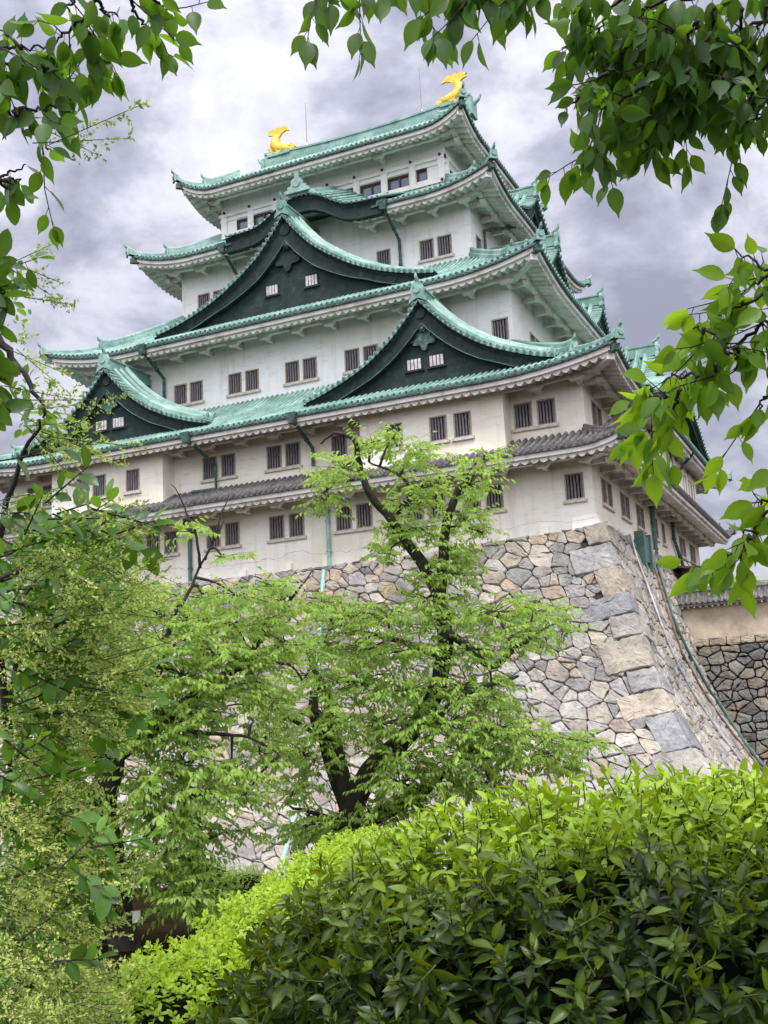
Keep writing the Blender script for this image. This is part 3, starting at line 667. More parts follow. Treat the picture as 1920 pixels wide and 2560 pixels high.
# --- triangular gables
def make_gable(prof, c, yf, yb, P, zbase, wtop, wbot, win=None, ped=1.0, small=False):
    """prof: (dx, z) half outline of the lower tile edge; yf face distance from the castle axis, yb wall behind; P(x, out, z)"""
    xs = np.array([p[0] for p in prof]); zs = np.array([p[1] for p in prof]); X = xs[-1]
    def Z(dx): return float(np.interp(abs(dx), xs, zs))
    n = 28
    dxs = [X*(i/n)**1.15 for i in range(n+1)]
    # smooth the outline a little
    def Zs(dx): return (Z(max(0, abs(dx)-0.25))+2*Z(dx)+Z(min(X, abs(dx)+0.25)))/4 if abs(dx) > 0.3 else Z(dx)
    g = MB()                                            # face: dark copper sheet wall
    pts = [(-d, Zs(d)-0.25) for d in dxs[::-1]] + [(d, Zs(d)-0.25) for d in dxs[1:]]
    for i in range(len(pts)-1):
        (xa, za), (xb, zb) = pts[i], pts[i+1]
        g.poly([P(c+xa, yf-0.24, zbase-0.6), P(c+xb, yf-0.24, zbase-0.6), P(c+xb, yf-0.24, max(zb, zbase-0.5)), P(c+xa, yf-0.24, max(za, zbase-0.5))])
    g.box(*[tuple(v) for v in ((0, 0, 0), (0, 0, 0))]) if False else None
    G = g.build("gable", M_SHEET, CASTLE)
    rf = MB(); rf.smooth = True; rf.mi = 2              # its own little roof
    for s in (-1, 1):
        rf.grid([[P(c+s*d, y, Zs(d)+0.16) for d in dxs] for y in np.linspace(yf+0.42, yb, 5)])
    rf.smooth = False; rf.mi = 0
    y = yf-0.75; k = 0
    while y > yb:
        for s in (-1, 1): rf.tube([P(c+s*d, y, Zs(d)+0.19) for d in dxs[::2]], 0.09, 5, cap=False)
        y -= 0.335
    # descending ribs beside the verge
    for (yy, w, h) in ((yf-0.35, 0.14, 0.46), (yf-0.85, 0.14, 0.62), (yf-1.5, 0.2, 0.85)):
        for s in (-1, 1):
            prev = None; sel = [d for d in dxs if d <= X*0.93]
            for d in sel:
                z = Zs(d)+0.16
                cur = [P(c+s*d, yy-w, z), P(c+s*d, yy-w, z+h*0.7), P(c+s*d, yy-w*0.4, z+h), P(c+s*d, yy+w*0.4, z+h), P(c+s*d, yy+w, z+h*0.7), P(c+s*d, yy+w, z)]
                if prev: rf.grid([prev, cur])
                prev = cur
            rf.poly(prev)
            d = sel[-1]; z = Zs(d)
            rf.tube([P(c+s*(d-0.1), yy, z+0.35), P(c+s*(d+0.14), yy, z+0.42), P(c+s*(d+0.28), yy, z+0.72)], [0.19, 0.16, 0.05], 6)
    # verge tiles: short tubes laid across, with round ends
    arc = [0.0]
    fine = np.linspace(0, X, 200); zf = [Zs(d) for d in fine]
    L_ = np.concatenate([[0], np.cumsum(np.hypot(np.diff(fine), np.diff(zf)))])
    for s in (-1, 1):
        q = 0.35
        while q < L_[-1]-0.1:
            d = float(np.interp(q, L_, fine)); z = float(np.interp(q, L_, zf))
            rf.mi = 0; rf.tube([P(c+s*d, yf+0.48, z+0.13), P(c+s*d, yf-0.30, z+0.20)], 0.115, 7)
            rf.mi = 1; rf.tube([P(c+s*d, yf+0.482, z+0.13), P(c+s*d, yf+0.50, z+0.13)], 0.07, 6); q += 0.36
    rf.mi = 0
    for i in range(n):
        for s in (-1, 1):
            da, db = dxs[i], dxs[i+1]
            rf.poly([P(c+s*da, yf+0.42, Zs(da)), P(c+s*db, yf+0.42, Zs(db)), P(c+s*db, yf+0.42, Zs(db)+0.16), P(c+s*da, yf+0.42, Zs(da)+0.16)])
    rf.build("gable_roof", [M_COP, M_CAPD, M_PAN], G)
    bb = MB()                                           # barge boards
    for s in (-1, 1):
        prev = None
        for d in dxs:
            w = wtop+(wbot-wtop)*min(1, d/(0.55*X)); zt_, zb_ = Zs(d)-0.02, Zs(d)-w
            r = 0.16
            cur = [P(c+s*d, yf+0.30, zt_), P(c+s*d, yf+0.12, zt_-0.22), P(c+s*d, yf+0.12, zb_+0.16), P(c+s*d, yf+0.16, zb_+0.13), P(c+s*d, yf+0.16, zb_), P(c+s*d, yf-0.10, zb_), P(c+s*d, yf-0.30, zt_)]
            if prev: bb.grid([prev, cur])
            prev = cur
        bb.poly(prev)
        bb.mi = 1; bb.tube([P(c+s*d, yf+0.17, Zs(d)-(wtop+(wbot-wtop)*min(1, d/(0.55*X)))+0.015) for d in dxs], 0.022, 5); bb.mi = 0
    k = len(prof)
    z0 = Zs(0)
    bb.tube([P(c, yf+0.10, z0-0.52*wtop), P(c, yf+0.19, z0-0.52*wtop)], 0.27*ped, 12)
    for s in (-1, 1):
        d = X*0.72; bb.tube([P(c+s*d, yf+0.10, Zs(d)-0.5*wbot), P(c+s*d, yf+0.17, Zs(d)-0.5*wbot)], 0.24*ped, 10)
    bb.build("barge_board", [M_SHEET, M_PAN], G)
    # pendant ornament
    pd = MB(); zc = z0-wtop-0.62*ped; lob = []
    for i in range(40):
        w = 2*math.pi*i/40; r = 0.50+0.13*math.cos(5*w+math.pi/2)
        lob.append((r*math.cos(w)*1.05*ped, r*math.sin(w)*ped))
    pd.prism(lob, lambda a_, b_, d_: P(c+a_, yf-0.20+d_, zc-0.12*ped+b_), 0.0, 0.16)
    pd.smooth = True; pd.ball(P(c, yf-0.02, zc+0.42*ped), 0.20*ped, 8, 5); pd.smooth = False
    for s in (-1, 1):
        fin = [(0.45, 0.22), (0.62, 0.30), (0.78, 0.16), (0.92, 0.18), (1.04, 0.02), (1.22, 0.0), (1.32, -0.16), (1.1, -0.22), (0.9, -0.16), (0.7, -0.2), (0.55, -0.08), (0.42, -0.05)]
        pd.prism([(s*x*ped, z*ped) for x, z in fin], lambda a_, b_, d_: P(c+a_, yf-0.20+d_, zc+b_), 0.0, 0.10)
    for i in range(6):
        w = 2*math.pi*i/6; pd.tube([P(c+0.12*ped*math.cos(w), yf+0.04, zc+0.42*ped+0.12*ped*math.sin(w)), P(c+0.2*ped*math.cos(w), yf+0.06, zc+0.42*ped+0.2*ped*math.sin(w))], 0.07*ped, 5)
    pd.build("pendant", M_CAPD if small else M_SHEET, G)
    # ridge and its end tile
    rg = MB(); zr = z0+0.16
    for (w, za, zb) in ((0.28, -0.1, 0.32), (0.20, 0.32, 0.56), (0.25, 0.56, 0.66)):
        rg.hexa([P(c-w, yf+0.30, zr+za), P(c+w, yf+0.30, zr+za), P(c+w, yb, zr+za), P(c-w, yb, zr+za), P(c-w, yf+0.30, zr+zb), P(c+w, yf+0.30, zr+zb), P(c+w, yb, zr+zb), P(c-w, yb, zr+zb)])
    shield = [(-0.50, -0.15), (-0.44, 0.12), (-0.34, 0.22), (-0.36, 0.62), (-0.26, 0.86), (0, 0.96), (0.26, 0.86), (0.36, 0.62), (0.34, 0.22), (0.44, 0.12), (0.50, -0.15), (0.24, 0.0), (0, 0.1), (-0.24, 0.0)]
    rg.prism(shield, lambda a_, b_, d_: P(c+a_, yf+0.30+d_, zr+b_-0.12), 0.003, 0.20)
    rg.tube([P(c, yf+0.49, zr+0.42), P(c, yf+0.56, zr+0.42)], 0.20, 10)
    rg.tube([P(c, yf+0.1, zr+0.80), P(c, yf+0.36, zr+0.92), P(c, yf+0.52, zr+1.12), P(c, yf+0.56, zr+1.34)], [0.12, 0.12, 0.09, 0.05], 6)
    rg.build("ridge_end", M_COP, G)
    if win:
        for (x0, x1, z0_, z1_) in win:
            w = MB(); w.box((0, 0, 0), (0, 0, 0)) if False else None
            f0 = yf-0.22
            w.hexa([P(c+x0-.06, f0, z0_-.06), P(c+x1+.06, f0, z0_-.06), P(c+x1+.06, f0-.05, z0_-.06), P(c+x0-.06, f0-.05, z0_-.06), P(c+x0-.06, f0, z1_+.06), P(c+x1+.06, f0, z1_+.06), P(c+x1+.06, f0-.05, z1_+.06), P(c+x0-.06, f0-.05, z1_+.06)])
            w.mi = 1; w.hexa([P(c+x0-.14, f0+.10, z0_-.12), P(c+x1+.14, f0+.10, z0_-.12), P(c+x1+.14, f0, z0_-.12), P(c+x0-.14, f0, z0_-.12), P(c+x0-.14, f0+.10, z0_-.03), P(c+x1+.14, f0+.10, z0_-.03), P(c+x1+.14, f0+.002, z0_-.03), P(c+x0-.14, f0+.002, z0_-.03)])
            w.mi = 2
            for i in range(4):
                x = x0+(x1-x0)*(i+0.5)/4; w.hexa([P(c+x-.07, f0+.08, z0_), P(c+x+.07, f0+.08, z0_), P(c+x+.07, f0+.002, z0_), P(c+x-.07, f0+.002, z0_), P(c+x-.07, f0+.08, z1_), P(c+x+.07, f0+.08, z1_), P(c+x+.07, f0+.002, z1_), P(c+x-.07, f0+.002, z1_)])
            w.build("barred_window", [M_VOID, M_SHEET, M_WBAR], G)
    return G
PF = lambda x, o, z: (x, -o, z)
PR = lambda x, o, z: (o, x, z)
P2 = [(0, 12.45), (0.5, 11.85), (1.0, 11.3), (1.7, 10.6), (2.3, 10.12), (3.1, 9.55), (4.0, 9.08), (5.0, 8.66), (6.0, 8.30), (7.0, 8.05)]
for c in (-10.08, 10.08): make_gable(P2, c, 16.4, FB[3]-0.1, PF, 8.0, 1.2, 0.7, [(-1.05, -0.25, 9.0, 9.55), (0.2, 1.0, 9.0, 9.55)], 1.0, True)
P3 = [(0, 21.45), (0.7, 20.45), (1.3, 19.75), (1.9, 19.1), (2.8, 18.4), (3.4, 17.98), (4.4, 17.35), (5.2, 16.95), (6.0, 16.58), (7.4, 16.1), (8.6, 15.8), (9.5, 15.65)]
make_gable(P3, 0.0, 12.35, FB[4]-0.1, PF, 15.5, 1.55, 0.65, [(-1.58, -0.78, 16.86, 17.42), (1.12, 1.92, 16.86, 17.48)], 1.35)
# on the right flank: one broad gable, a pair, and a single small one higher up
PR2 = [(0, 12.7), (0.6, 12.0), (1.3, 11.3), (2.2, 10.6), (3.2, 10.0), (4.5, 9.4), (6.0, 8.9), (7.6, 8.5), (9.0, 8.2)]
make_gable(PR2, 0.2, 18.7, FA[3]-0.1, PR, 8.0, 1.5, 0.9, None, 1.0)
PR3 = [(0, 18.75), (0.5, 18.1), (1.0, 17.6), (1.8, 16.95), (2.6, 16.45), (3.5, 16.0), (4.6, 15.7), (5.2, 15.6)]
for c in (-5.5, 5.5): make_gable(PR3, c, 14.4, FA[4]-0.1, PR, 15.2, 1.2, 0.8, None, 0.8)
PR4 = [(0, 25.1), (0.5, 24.5), (1.0, 24.05), (1.8, 23.5), (2.6, 23.1), (3.4, 22.85)]
make_gable(PR4, 0.0, 11.9, FA[5]-0.1, PR, 22.6, 1.0, 0.7, None, 0.7)

# --- undulating gable in the front eave of the fourth roof (and a broad one on the right flank)
def make_curved(c, yf, yb, P, prof, wbrd, rise, finial=True, back=3.2):
    xs = [p[0] for p in prof]; zs = [p[1] for p in prof]; X = xs[-1]
    def Z(d):
        d = abs(d); return float(sum(w*np.interp(min(X, max(0, abs(d+o))), xs, zs) for o, w in ((-0.45, .25), (0, .5), (0.45, .25))))
    n = 36; xx = [-X+2*X*i/n for i in range(n+1)]
    def up_(x, t): return Z(x)+0.10+rise*t
    g = MB(); g.smooth = True; g.mi = 2
    g.grid([[P(c+x, yf+0.25-(yf+0.25-yb)*t, up_(x, t)) for x in xx] for t in (0, 0.25, 0.5, 0.75, 1)]); g.smooth = False; g.mi = 0
    k = int(2*X/0.335)
    for i in range(k):
        x = -X+(i+0.5)*2*X/k
        g.tube([P(c+x, yf+0.30-(yf+0.30-yb)*t, up_(x, t)+0.03) for t in (0, 0.2, 0.4, 0.6, 0.8, 1)], 0.095, 6)
        g.mi = 1; g.tube([P(c+x, yf+0.302, up_(x, 0)+0.03), P(c+x, yf+0.32, up_(x, 0)+0.03)], 0.06, 6); g.mi = 0
    G = g.build("curved_gable", [M_COP, M_CAPD, M_PAN], CASTLE)
    b_ = MB(); prev = None
    for x in xx:
        zt_, w = Z(x)+0.08, wbrd
        cur = [P(c+x, yf+0.16, zt_), P(c+x, yf+0.02, zt_-0.25), P(c+x, yf+0.02, zt_-w+0.14), P(c+x, yf+0.07, zt_-w+0.1), P(c+x, yf+0.07, zt_-w), P(c+x, yf-0.35, zt_-w), P(c+x, yf-0.5, zt_)]
        if prev: b_.grid([prev, cur])
        else: b_.poly(cur)
        prev = cur
    b_.poly(prev); b_.build("barge_board", M_SHEET, G)
    s_ = MB(); s_.smooth = True
    s_.grid([[P(c+x, yf-0.3-(1.9)*t, Z(x)-0.32) for x in xx] for t in (0, 0.5, 1)]); s_.build("eave", M_EAVE, G)
    if finial:
        f = MB(); zr = Z(0)+0.12
        f.hexa([P(c-0.75, yf+0.3, zr), P(c+0.75, yf+0.3, zr), P(c+0.5, yb, zr+rise), P(c-0.5, yb, zr+rise), P(c-0.62, yf+0.3, zr+0.32), P(c+0.62, yf+0.3, zr+0.32), P(c+0.4, yb, zr+rise+0.35), P(c-0.4, yb, zr+rise+0.35)])
        sh = [(-0.85, 0.05), (-0.86, 0.25), (-0.62, 0.30), (-0.66, 0.48), (-0.40, 0.52), (-0.36, 0.86), (-0.14, 1.02), (-0.1, 1.42), (0.08, 1.42), (0.12, 1.02), (0.36, 0.86), (0.40, 0.52), (0.66, 0.48), (0.62, 0.30), (0.86, 0.25), (0.85, 0.05)]
        f.prism(sh, lambda a_, b__, d_: P(c+a_, yf+0.3+d_, zr+0.1+b__), 0.003, 0.22); f.tube([P(c, yf+0.5, zr+0.72), P(c, yf+0.58, zr+0.72)], 0.24, 10)
        f.build("ridge_end", M_COP, G)
    return G
PK = [(0, 23.45), (0.6, 23.42), (1.1, 23.3), (1.7, 23.0), (2.3, 22.55), (2.9, 22.2), (3.5, 22.05), (4.3, 22.0), (5.5, 22.0)]
make_curved(0.15, 10.55, FB[5]-0.1, PF, PK, 0.95, 2.3)
PK2 = [(0, 10.3), (2.5, 10.2), (4.5, 9.8), (6.2, 9.1), (7.6, 8.3), (9.0, 7.75), (11.0, 7.6)]
make_curved(0.2, 20.0, 16.5, PR, PK2, 0.75, 0.4, False)

# --- downpipes
def pipe(pts, r=0.09, mat=M_PIPE, box=None, n=8, name="downpipe"):
    m = MB(); m.tube(pts, r, n)
    for i in range(len(pts)-1):                         # clips
        a_, b_ = np.array(pts[i]), np.array(pts[i+1]); ln = np.linalg.norm(b_-a_)
        for j in range(1, int(ln/1.6)+1):
            p = a_+(b_-a_)*j*1.6/ln; d_ = (b_-a_)/ln; m.tube([p-d_*0.05, p+d_*0.05], r*1.35, n)
    if box is not None:
        p = np.array(box, float); m.hexa([p+[-.16, -.2, -.45], p+[.16, -.2, -.45], p+[.16, .15, -.45], p+[-.16, .15, -.45], p+[-.3, -.3, .12], p+[.3, -.3, .12], p+[.3, .3, .12], p+[-.3, .3, .12]])
    return m.build(name, mat, CASTLE)
def downfront(xe, ye, ze, xw, yw, zw, zend, mat=M_CAPD, extra=None):
    pts = [(xe, ye, ze-0.3), (xw, yw-0.16, zw), (xw, yw-0.16, zend)] + (extra or [])
    pipe(pts, 0.10, mat, (xe, ye, ze))
downfront(5.75, -10.6, 21.72, 5.75, -FB[4], 20.2, 17.9); downfront(-5.65, -10.5, 21.7, -5.65, -FB[4], 20.1, 17.6)
downfront(-8.75, -14.8, 14.2, -8.75, -FB[3], 12.8, 10.2)
downfront(3.05, -17.85, 7.2, 3.05, -FB[2], 5.9, 4.9); downfront(-3.6, -17.85, 7.2, -3.15, -FB[2], 5.85, 4.5, M_PIPE, [(-4.6, -FB[2]-0.4, 4.45)])
pipe([(3.75, -FB[1]-0.14, 3.4), (3.75, -FB[1]-0.14, -0.9)], 0.11, M_PIPE2); pipe([(-5.0, -FB[1]-0.14, 3.4), (-5.0, -FB[1]-0.14, -1.0)], 0.11, M_PIPE)
pipe([(FA[1]+0.16, -1.9, 3.6), (FA[1]+0.16, -1.9, -0.1)], 0.12, M_PIPE)
pipe([(FA[1]+0.16, 4.6, 3.5), (FA[1]+0.16, 4.6, 1.9), (FA[1]+0.22, 6.6, 0.4), (FA[1]+0.4, 7.2, -1.6)], 0.11, M_CAPD)
pipe([(20.2, 3.0, 7.0), (18.3, 3.6, 5.2)], 0.1, M_CAPD)
pipe([(12.4, -3.2, 21.7), (10.5, -6.2, 20.6), (10.5, -6.2, 18.6)], 0.1, M_CAPD)

# ------------------------------------------------------------------ stone base: every stone a shaped block in front of dark joints
SZ = [(0.6, 0.10), (0.0, 0.34), (-1.0, 0.62), (-2.8, 1.22), (-4.4, 1.72), (-6.1, 2.16), (-8.1, 2.85), (-9.8, 3.70), (-11.7, 4.85), (-13.5, 6.15), (-15.5, 7.8), (-17.5, 9.6)]
SZz = np.array([p[0] for p in SZ][::-1]); SZs = np.array([p[1] for p in SZ][::-1])
def batter(z): return np.interp(z, SZz, SZs)
PALETTE = [(0.34, 0.335, 0.325), (0.40, 0.385, 0.355), (0.25, 0.245, 0.235), (0.46, 0.40, 0.32), (0.42, 0.335, 0.235), (0.19, 0.19, 0.187), (0.48, 0.44, 0.38), (0.38, 0.29, 0.18), (0.37, 0.355, 0.33), (0.44, 0.38, 0.30)]
def clip(poly, nx, ny, d):                            # keep nx*x + ny*y <= d
    o = []
    for i in range(len(poly)):
        a, b = poly[i], poly[(i+1) % len(poly)]; da = nx*a[0]+ny*a[1]-d; db = nx*b[0]+ny*b[1]-d
        if da <= 0: o.append(a)
        if (da < 0) != (db < 0):
            t = da/(da-db); o.append((a[0]+t*(b[0]-a[0]), a[1]+t*(b[1]-a[1])))
    return o
def voronoi(x0, x1, y0, y1, sx, sy, rg, jit=0.45):
    pts = []; rows = int((y1-y0)/sy)+2
    y = y0-sy*0.3
    for r in range(rows):
        x = x0 - rg.uniform(0, sx)
        while x < x1+sx:
            w = sx*rg.uniform(0.4, 1.75); pts.append((x+w/2, y+rg.uniform(-jit, jit)*sy*0.8)); x += w
        y += sy*rg.uniform(0.85, 1.15)
    an = 1.30; P = np.array(pts)*np.array([1, an]); Wt = (rg.uniform(0.0, 0.62, len(P))*sx)**2*(rg.uniform(0, 1, len(P)) < 0.6); cells = []
    for i, p in enumerate(P):
        if not (x0-0.2 < p[0] < x1+0.2 and (y0-0.2)*an*(1 if y0 > 0 else 1) < p[1] < (y1+0.2)*an): continue
        d = ((P-p)**2).sum(1); nb = np.argsort(d)[1:26]
        c = [(x0, y0*an), (x1, y0*an), (x1, y1*an), (x0, y1*an)]
        for j in nb:
            q = P[j]; n = q-p; c = clip(c, n[0], n[1], (q@q-p@p+Wt[i]-Wt[j])/2)
            if len(c) < 3: break
        if len(c) < 3: continue
        c = [(a, b/an) for a, b in c]
        if rg.uniform() < 0.22:                        # some split in two
            m_ = np.mean(c, axis=0); w_ = rg.uniform(0, math.pi); n0, n1 = math.cos(w_), math.sin(w_); off = n0*m_[0]+n1*m_[1]+rg.normal(0, 0.08)
            for s_ in (1, -1):
                k_ = clip(c, s_*n0, s_*n1, s_*off)
                if len(k_) >= 3: cells.append(k_)
        else: cells.append(c)
    return cells
class Stones:
    def __init__(s): s.m = MB(); s.col = []
    def stone(s, poly, mk, rg, gap=0.022, thick=0.10, col=None, lift=0.0, shade=1.0):
        c = np.mean(poly, axis=0); pl = []
        n = len(poly)
        for i in range(n):                             # roughen the outline
            a, b = np.array(poly[i]), np.array(poly[(i+1) % n]); ln = np.linalg.norm(b-a)
            if ln < 0.05: continue
            pl.append(a+(b-a)*min(0.25, 0.06/ln)); k = max(1, int(ln/0.2))
            for j in range(1, k): pl.append(a+(b-a)*j/k + rg.normal(0, 0.018, 2))
            pl.append(b+(a-b)*min(0.25, 0.06/ln))
        if len(pl) < 3: return
        pl = np.array(pl); dv = pl-c; r = np.linalg.norm(dv, axis=1, keepdims=True)
        out_ = c+dv*(1-gap/np.maximum(r, 0.1)); mid = c+dv*(1-(gap+0.014)/np.maximum(r, 0.12)); inn = c+dv*(1-np.minimum(0.32, 0.06/np.maximum(r, 0.15)))
        core = c+dv*0.45
        h = thick*rg.uniform(0.5, 1.15)+lift; tx, ty = rg.normal(0, 0.035, 2)
        if col is None: col = PALETTE[rg.integers(len(PALETTE))]
        v = rg.uniform(0.82, 1.18)*shade; col = tuple(min(0.7, x*v) for x in col)
        k0 = len(s.m.v); N_ = len(pl); R = np.linalg.norm(dv, axis=1).mean()
        for ring, hh in ((out_, -0.16), (mid, h*0.35), (inn, h*0.9), (core, h*1.1)):
            for q in ring:
                o = hh + (0 if hh < 0 else (q[0]-c[0])/max(R, .2)*tx+(q[1]-c[1])/max(R, .2)*ty + rg.normal(0, 0.016))
                s.m.v.append(tuple(mk(q[0], q[1], o)))
        s.m.smooth = False
        for r_ in range(3):
            for i in range(N_): s.m.face((k0+r_*N_+i, k0+r_*N_+(i+1) % N_, k0+(r_+1)*N_+(i+1) % N_, k0+(r_+1)*N_+i))
        s.m.face([k0+3*N_+i for i in range(N_)])
        s.col += [col]*(4*N_)
    def build(s, name, parent, mat=M_STONE):
        o = s.m.build(name, mat, parent); a = o.data.attributes.new('tint', 'FLOAT_COLOR', 'POINT')
        a.data.foreach_set('color', np.array([(*c, 1) for c in s.col], np.float32).ravel()); return o
BASE = thing("stone_base", (0, 0, -16), "tall curved stone base of fitted grey and tan blocks beneath the castle keep", "stone base")
def top_front(u): return -0.22-0.45*(1-min(1, (u/18.0)**2))
def mk_front(u, z, o):
    zz = z; s_ = batter(zz); return (u+s_*1.0, -(15.6+s_)-o*0.85, zz+o*0.4)
def mk_right(v, z, o):                                 # v: distance behind the corner, measured parallel to y
    s_ = batter(z); return (FA[1]+s_+o*0.85, -(15.6+s_)+v, z+o*0.4)
rg = np.random.default_rng(11)
def rand_col(z):
    i = rg.choice(len(PALETTE), p=[.15, .15, .11, .13, .07, .07, .11, .03, .09, .09]); c = np.array(PALETTE[i])
    c = c*0.75+np.array([0.355, 0.33, 0.29])*0.25
    if z < -7: c = c*0.75+np.array([0.42, 0.40, 0.375])*0.22
    return tuple(c)
# corner blocks, long and short by turns, shared by both faces
front = Stones(); right = Stones(); corner = Stones()
zs_ = [-0.10]; LF = []; LR = []
while zs_[-1] > -16.5: zs_.append(zs_[-1]-rg.uniform(0.95, 1.5))
for i in range(len(zs_)-1):
    zt_, zb_ = zs_[i], zs_[i+1]; lf = rg.uniform(2.0, 2.7) if i % 2 else rg.uniform(0.9, 1.4); lr = rg.uniform(0.8, 1.2) if i % 2 else rg.uniform(1.9, 2.5)
    col = [(0.40, 0.36, 0.295), (0.32, 0.315, 0.31), (0.42, 0.37, 0.295), (0.29, 0.295, 0.305), (0.37, 0.35, 0.315)][i % 5]
    tl = 0.17; LF.append(lf); LR.append(lr)
    pf = [(18.02, zb_), (18.02, zt_), (18.02-lf, zt_-lf*tl), (18.02-lf*rg.uniform(0.92, 1.05), zb_-lf*tl)]
    corner.stone(pf, mk_front, rg, 0.014, 0.03, col, 0.045)
    pr = [(0, zb_), (0, zt_), (lr, zt_-lr*tl), (lr, zb_-lr*tl)]
    corner.stone(pr, mk_right, rg, 0.012, 0.02, col, 0.07)
zlow = -17.0
def edge(L_, z, tl=0.17):
    for i in range(len(zs_)-1):
        if zs_[i]-L_[i]*tl*0.8 >= z > zs_[i+1]-L_[i]*tl*0.8: return L_[i]
    return 1.2
for c in voronoi(-44, 18.02, zlow, -0.2, 0.80, 0.55, rg):
    cu, cz = np.mean(c, axis=0)
    if cu + batter(cz) < -18.5-batter(cz): continue
    ys_ = [x[1] for x in c]; ed = 18.02-min(edge(LF, cz), edge(LF, min(ys_)), edge(LF, max(ys_)))
    if cu > ed+0.1: continue
    t = top_front(cu)
    if cz > t+0.25: continue
    c = clip(c, 0, 1, t) 
    c = clip(c, 1, 0, ed+0.15)
    if len(c) < 3: continue
    front.stone(c, mk_front, rg, 0.010, 0.085 if max(x[0] for x in c) < 15.2 else 0.012, rand_col(cz))
for c in voronoi(0.4, 40, zlow, -0.05, 0.82, 0.55, rg):
    cu, cz = np.mean(c, axis=0)
    if cu-15.6-batter(cz) > 17.5+batter(cz): continue
    ys_ = [x[1] for x in c]; ed = min(edge(LR, cz), edge(LR, min(ys_)), edge(LR, max(ys_)))
    if cu < ed-0.1: continue
    c = clip(c, -1, 0, -(ed-0.15))
    if len(c) < 3: continue
    right.stone(c, mk_right, rg, 0.016, 0.08 if min(x[0] for x in c) > 2.6 else 0.02, rand_col(cz))
front.build("front_stonework", BASE); right.build("flank_stonework", BASE); corner.build("corner_blocks", BASE)
m = MB()                                               # dark backing that shows in the joints
zz = np.linspace(-0.2, -17.0, 24)
m.grid([[tuple(mk_front(u, min(z, top_front(u)), -0.10)) for u in np.linspace(-46, 18.0, 40)] for z in zz]); m.grid([[tuple(mk_right(v, z, -0.10)) for v in np.linspace(0.0, 44, 20)] for z in zz])
m.poly([(-20, -16.2, -0.95), (18.3, -16.2, -0.95), (18.3, 16, -0.95), (-20, 16, -0.95)])
m.build("joints", M_JOINT, BASE)
# pipes, cabinet and canopy on the flank and front of the base
def on_right(y, z, off=0.12): s_ = batter(z); return (FA[1]+s_+off, y, z)
def on_front(x, z, off=0.12): s_ = batter(z); return (x, -(15.6+s_)-off, z)
def bpipe(name, pts, r, mat):
    o = pipe(pts, r, mat, None, 8, name); o.parent = BASE; o.matrix_parent_inverse = Matrix.Translation((0, 0, 16)); return o
def run(zy, off): return [on_right(y, z, off) for z, y in ((z, float(np.interp(-z, [-a for a, b in zy], [b for a, b in zy]))) for z in np.linspace(zy[0][0], zy[-1][0], 20))]
bpipe("conduit", [(FA[1]+0.12, -9.5, 0.05), (FA[1]+0.45, -10.2, 0.05), (FA[1]+0.6, -10.6, -0.3)]+run([(-1.2, -11.0), (-4.7, -12.2), (-6.7, -12.0), (-9.7, -11.2), (-15.5, -10.8)], 0.14), 0.062, M_STEEL)
bpipe("conduit", [(FA[1]+0.12, -5.2, 0.0), (FA[1]+0.5, -5.6, -0.05)]+run([(-0.7, -6.1), (-4.4, -9.0), (-6.3, -9.1), (-8.1, -8.1), (-11.2, -7.0), (-15.5, -6.5)], 0.14), 0.058, M_RUST)
bpipe("downpipe", [(FA[1]+0.2, -1.9, 0.0)]+run([(-1.1, -5.4), (-4.3, -8.0), (-5.8, -7.4), (-9.1, -5.3), (-11.0, -5.9), (-15.5, -5.5)], 0.17), 0.08, M_PIPE)
bpipe("downpipe", [on_front(3.75+0.05*i, -0.9-i*0.9, 0.18) for i in range(17)], 0.12, M_PIPE2)
bpipe("downpipe", [on_front(-5.0+0.05*i, -1.0-i*0.9, 0.18) for i in range(17)], 0.10, M_PIPE2)
m = MB()
for y in (-9.3, -7.6): m.box((FA[1]+0.5, y-0.16, -2.1), (FA[1]+1.0, y+0.16, 0.35))
m.box((FA[1]+0.65, -9.13, -1.2), (FA[1]+0.9, -7.77, 0.2)); m.build("cabinet", M_PIPE, BASE)
m = MB(); m.box((18.4, 0.6, -3.6), (19.3, 3.2, -0.9)); m.mi = 1; m.hexa([(18.3, 0.0, -0.45), (20.0, 0.0, -0.7), (20.0, 3.8, -0.7), (18.3, 3.8, -0.45), (18.3, 0.0, -0.3), (20.0, 0.0, -0.6), (20.0, 3.8, -0.6), (18.3, 3.8, -0.3)])
m.build("doorway", [M_VOID, M_BROWN], BASE)

# ------------------------------------------------------------------ tile-topped wall running to the right
WZ0, WZ1 = -2.55, -5.12                            # ridge of the coping, foot of the plaster
CW = thing("plaster_wall", (22, -3.1, -5.2), "beige plaster wall with a grey tile coping, running right from the stone base", "wall")
m = MB(); m.box((18.6, -3.4, WZ1), (44, -2.7, WZ0-0.35)); m.build("plaster_face", M_MUD, CW)
m = MB(); ys = 5.0
rows = [[(x, -3.05-0.85*t, WZ0-0.62*t**0.9) for t in (0, 0.33, 0.66, 1)] for x in (18.3, 44)]
m.grid(rows); m.grid([[(x, -3.05+0.85*t, WZ0-0.62*t**0.9) for t in (0, 0.33, 0.66, 1)] for x in (18.3, 44)])
for i in range(88):
    x = 18.4+i*0.30; m.tube([(x, -3.05-0.85*t, WZ0+0.03-0.62*t**0.9) for t in (0, 0.33, 0.66, 1.03)], 0.085, 7)
m.tube([(18.3, -3.05, WZ0+0.13), (44, -3.05, WZ0+0.13)], 0.19, 8); m.box((18.3, -3.2, WZ0-0.1), (44, -2.9, WZ0+0.15)); m.box((18.3, -3.86, WZ0-0.76), (44, -3.78, WZ0-0.63)); m.build("tile_coping", M_GT, CW)
m = MB()
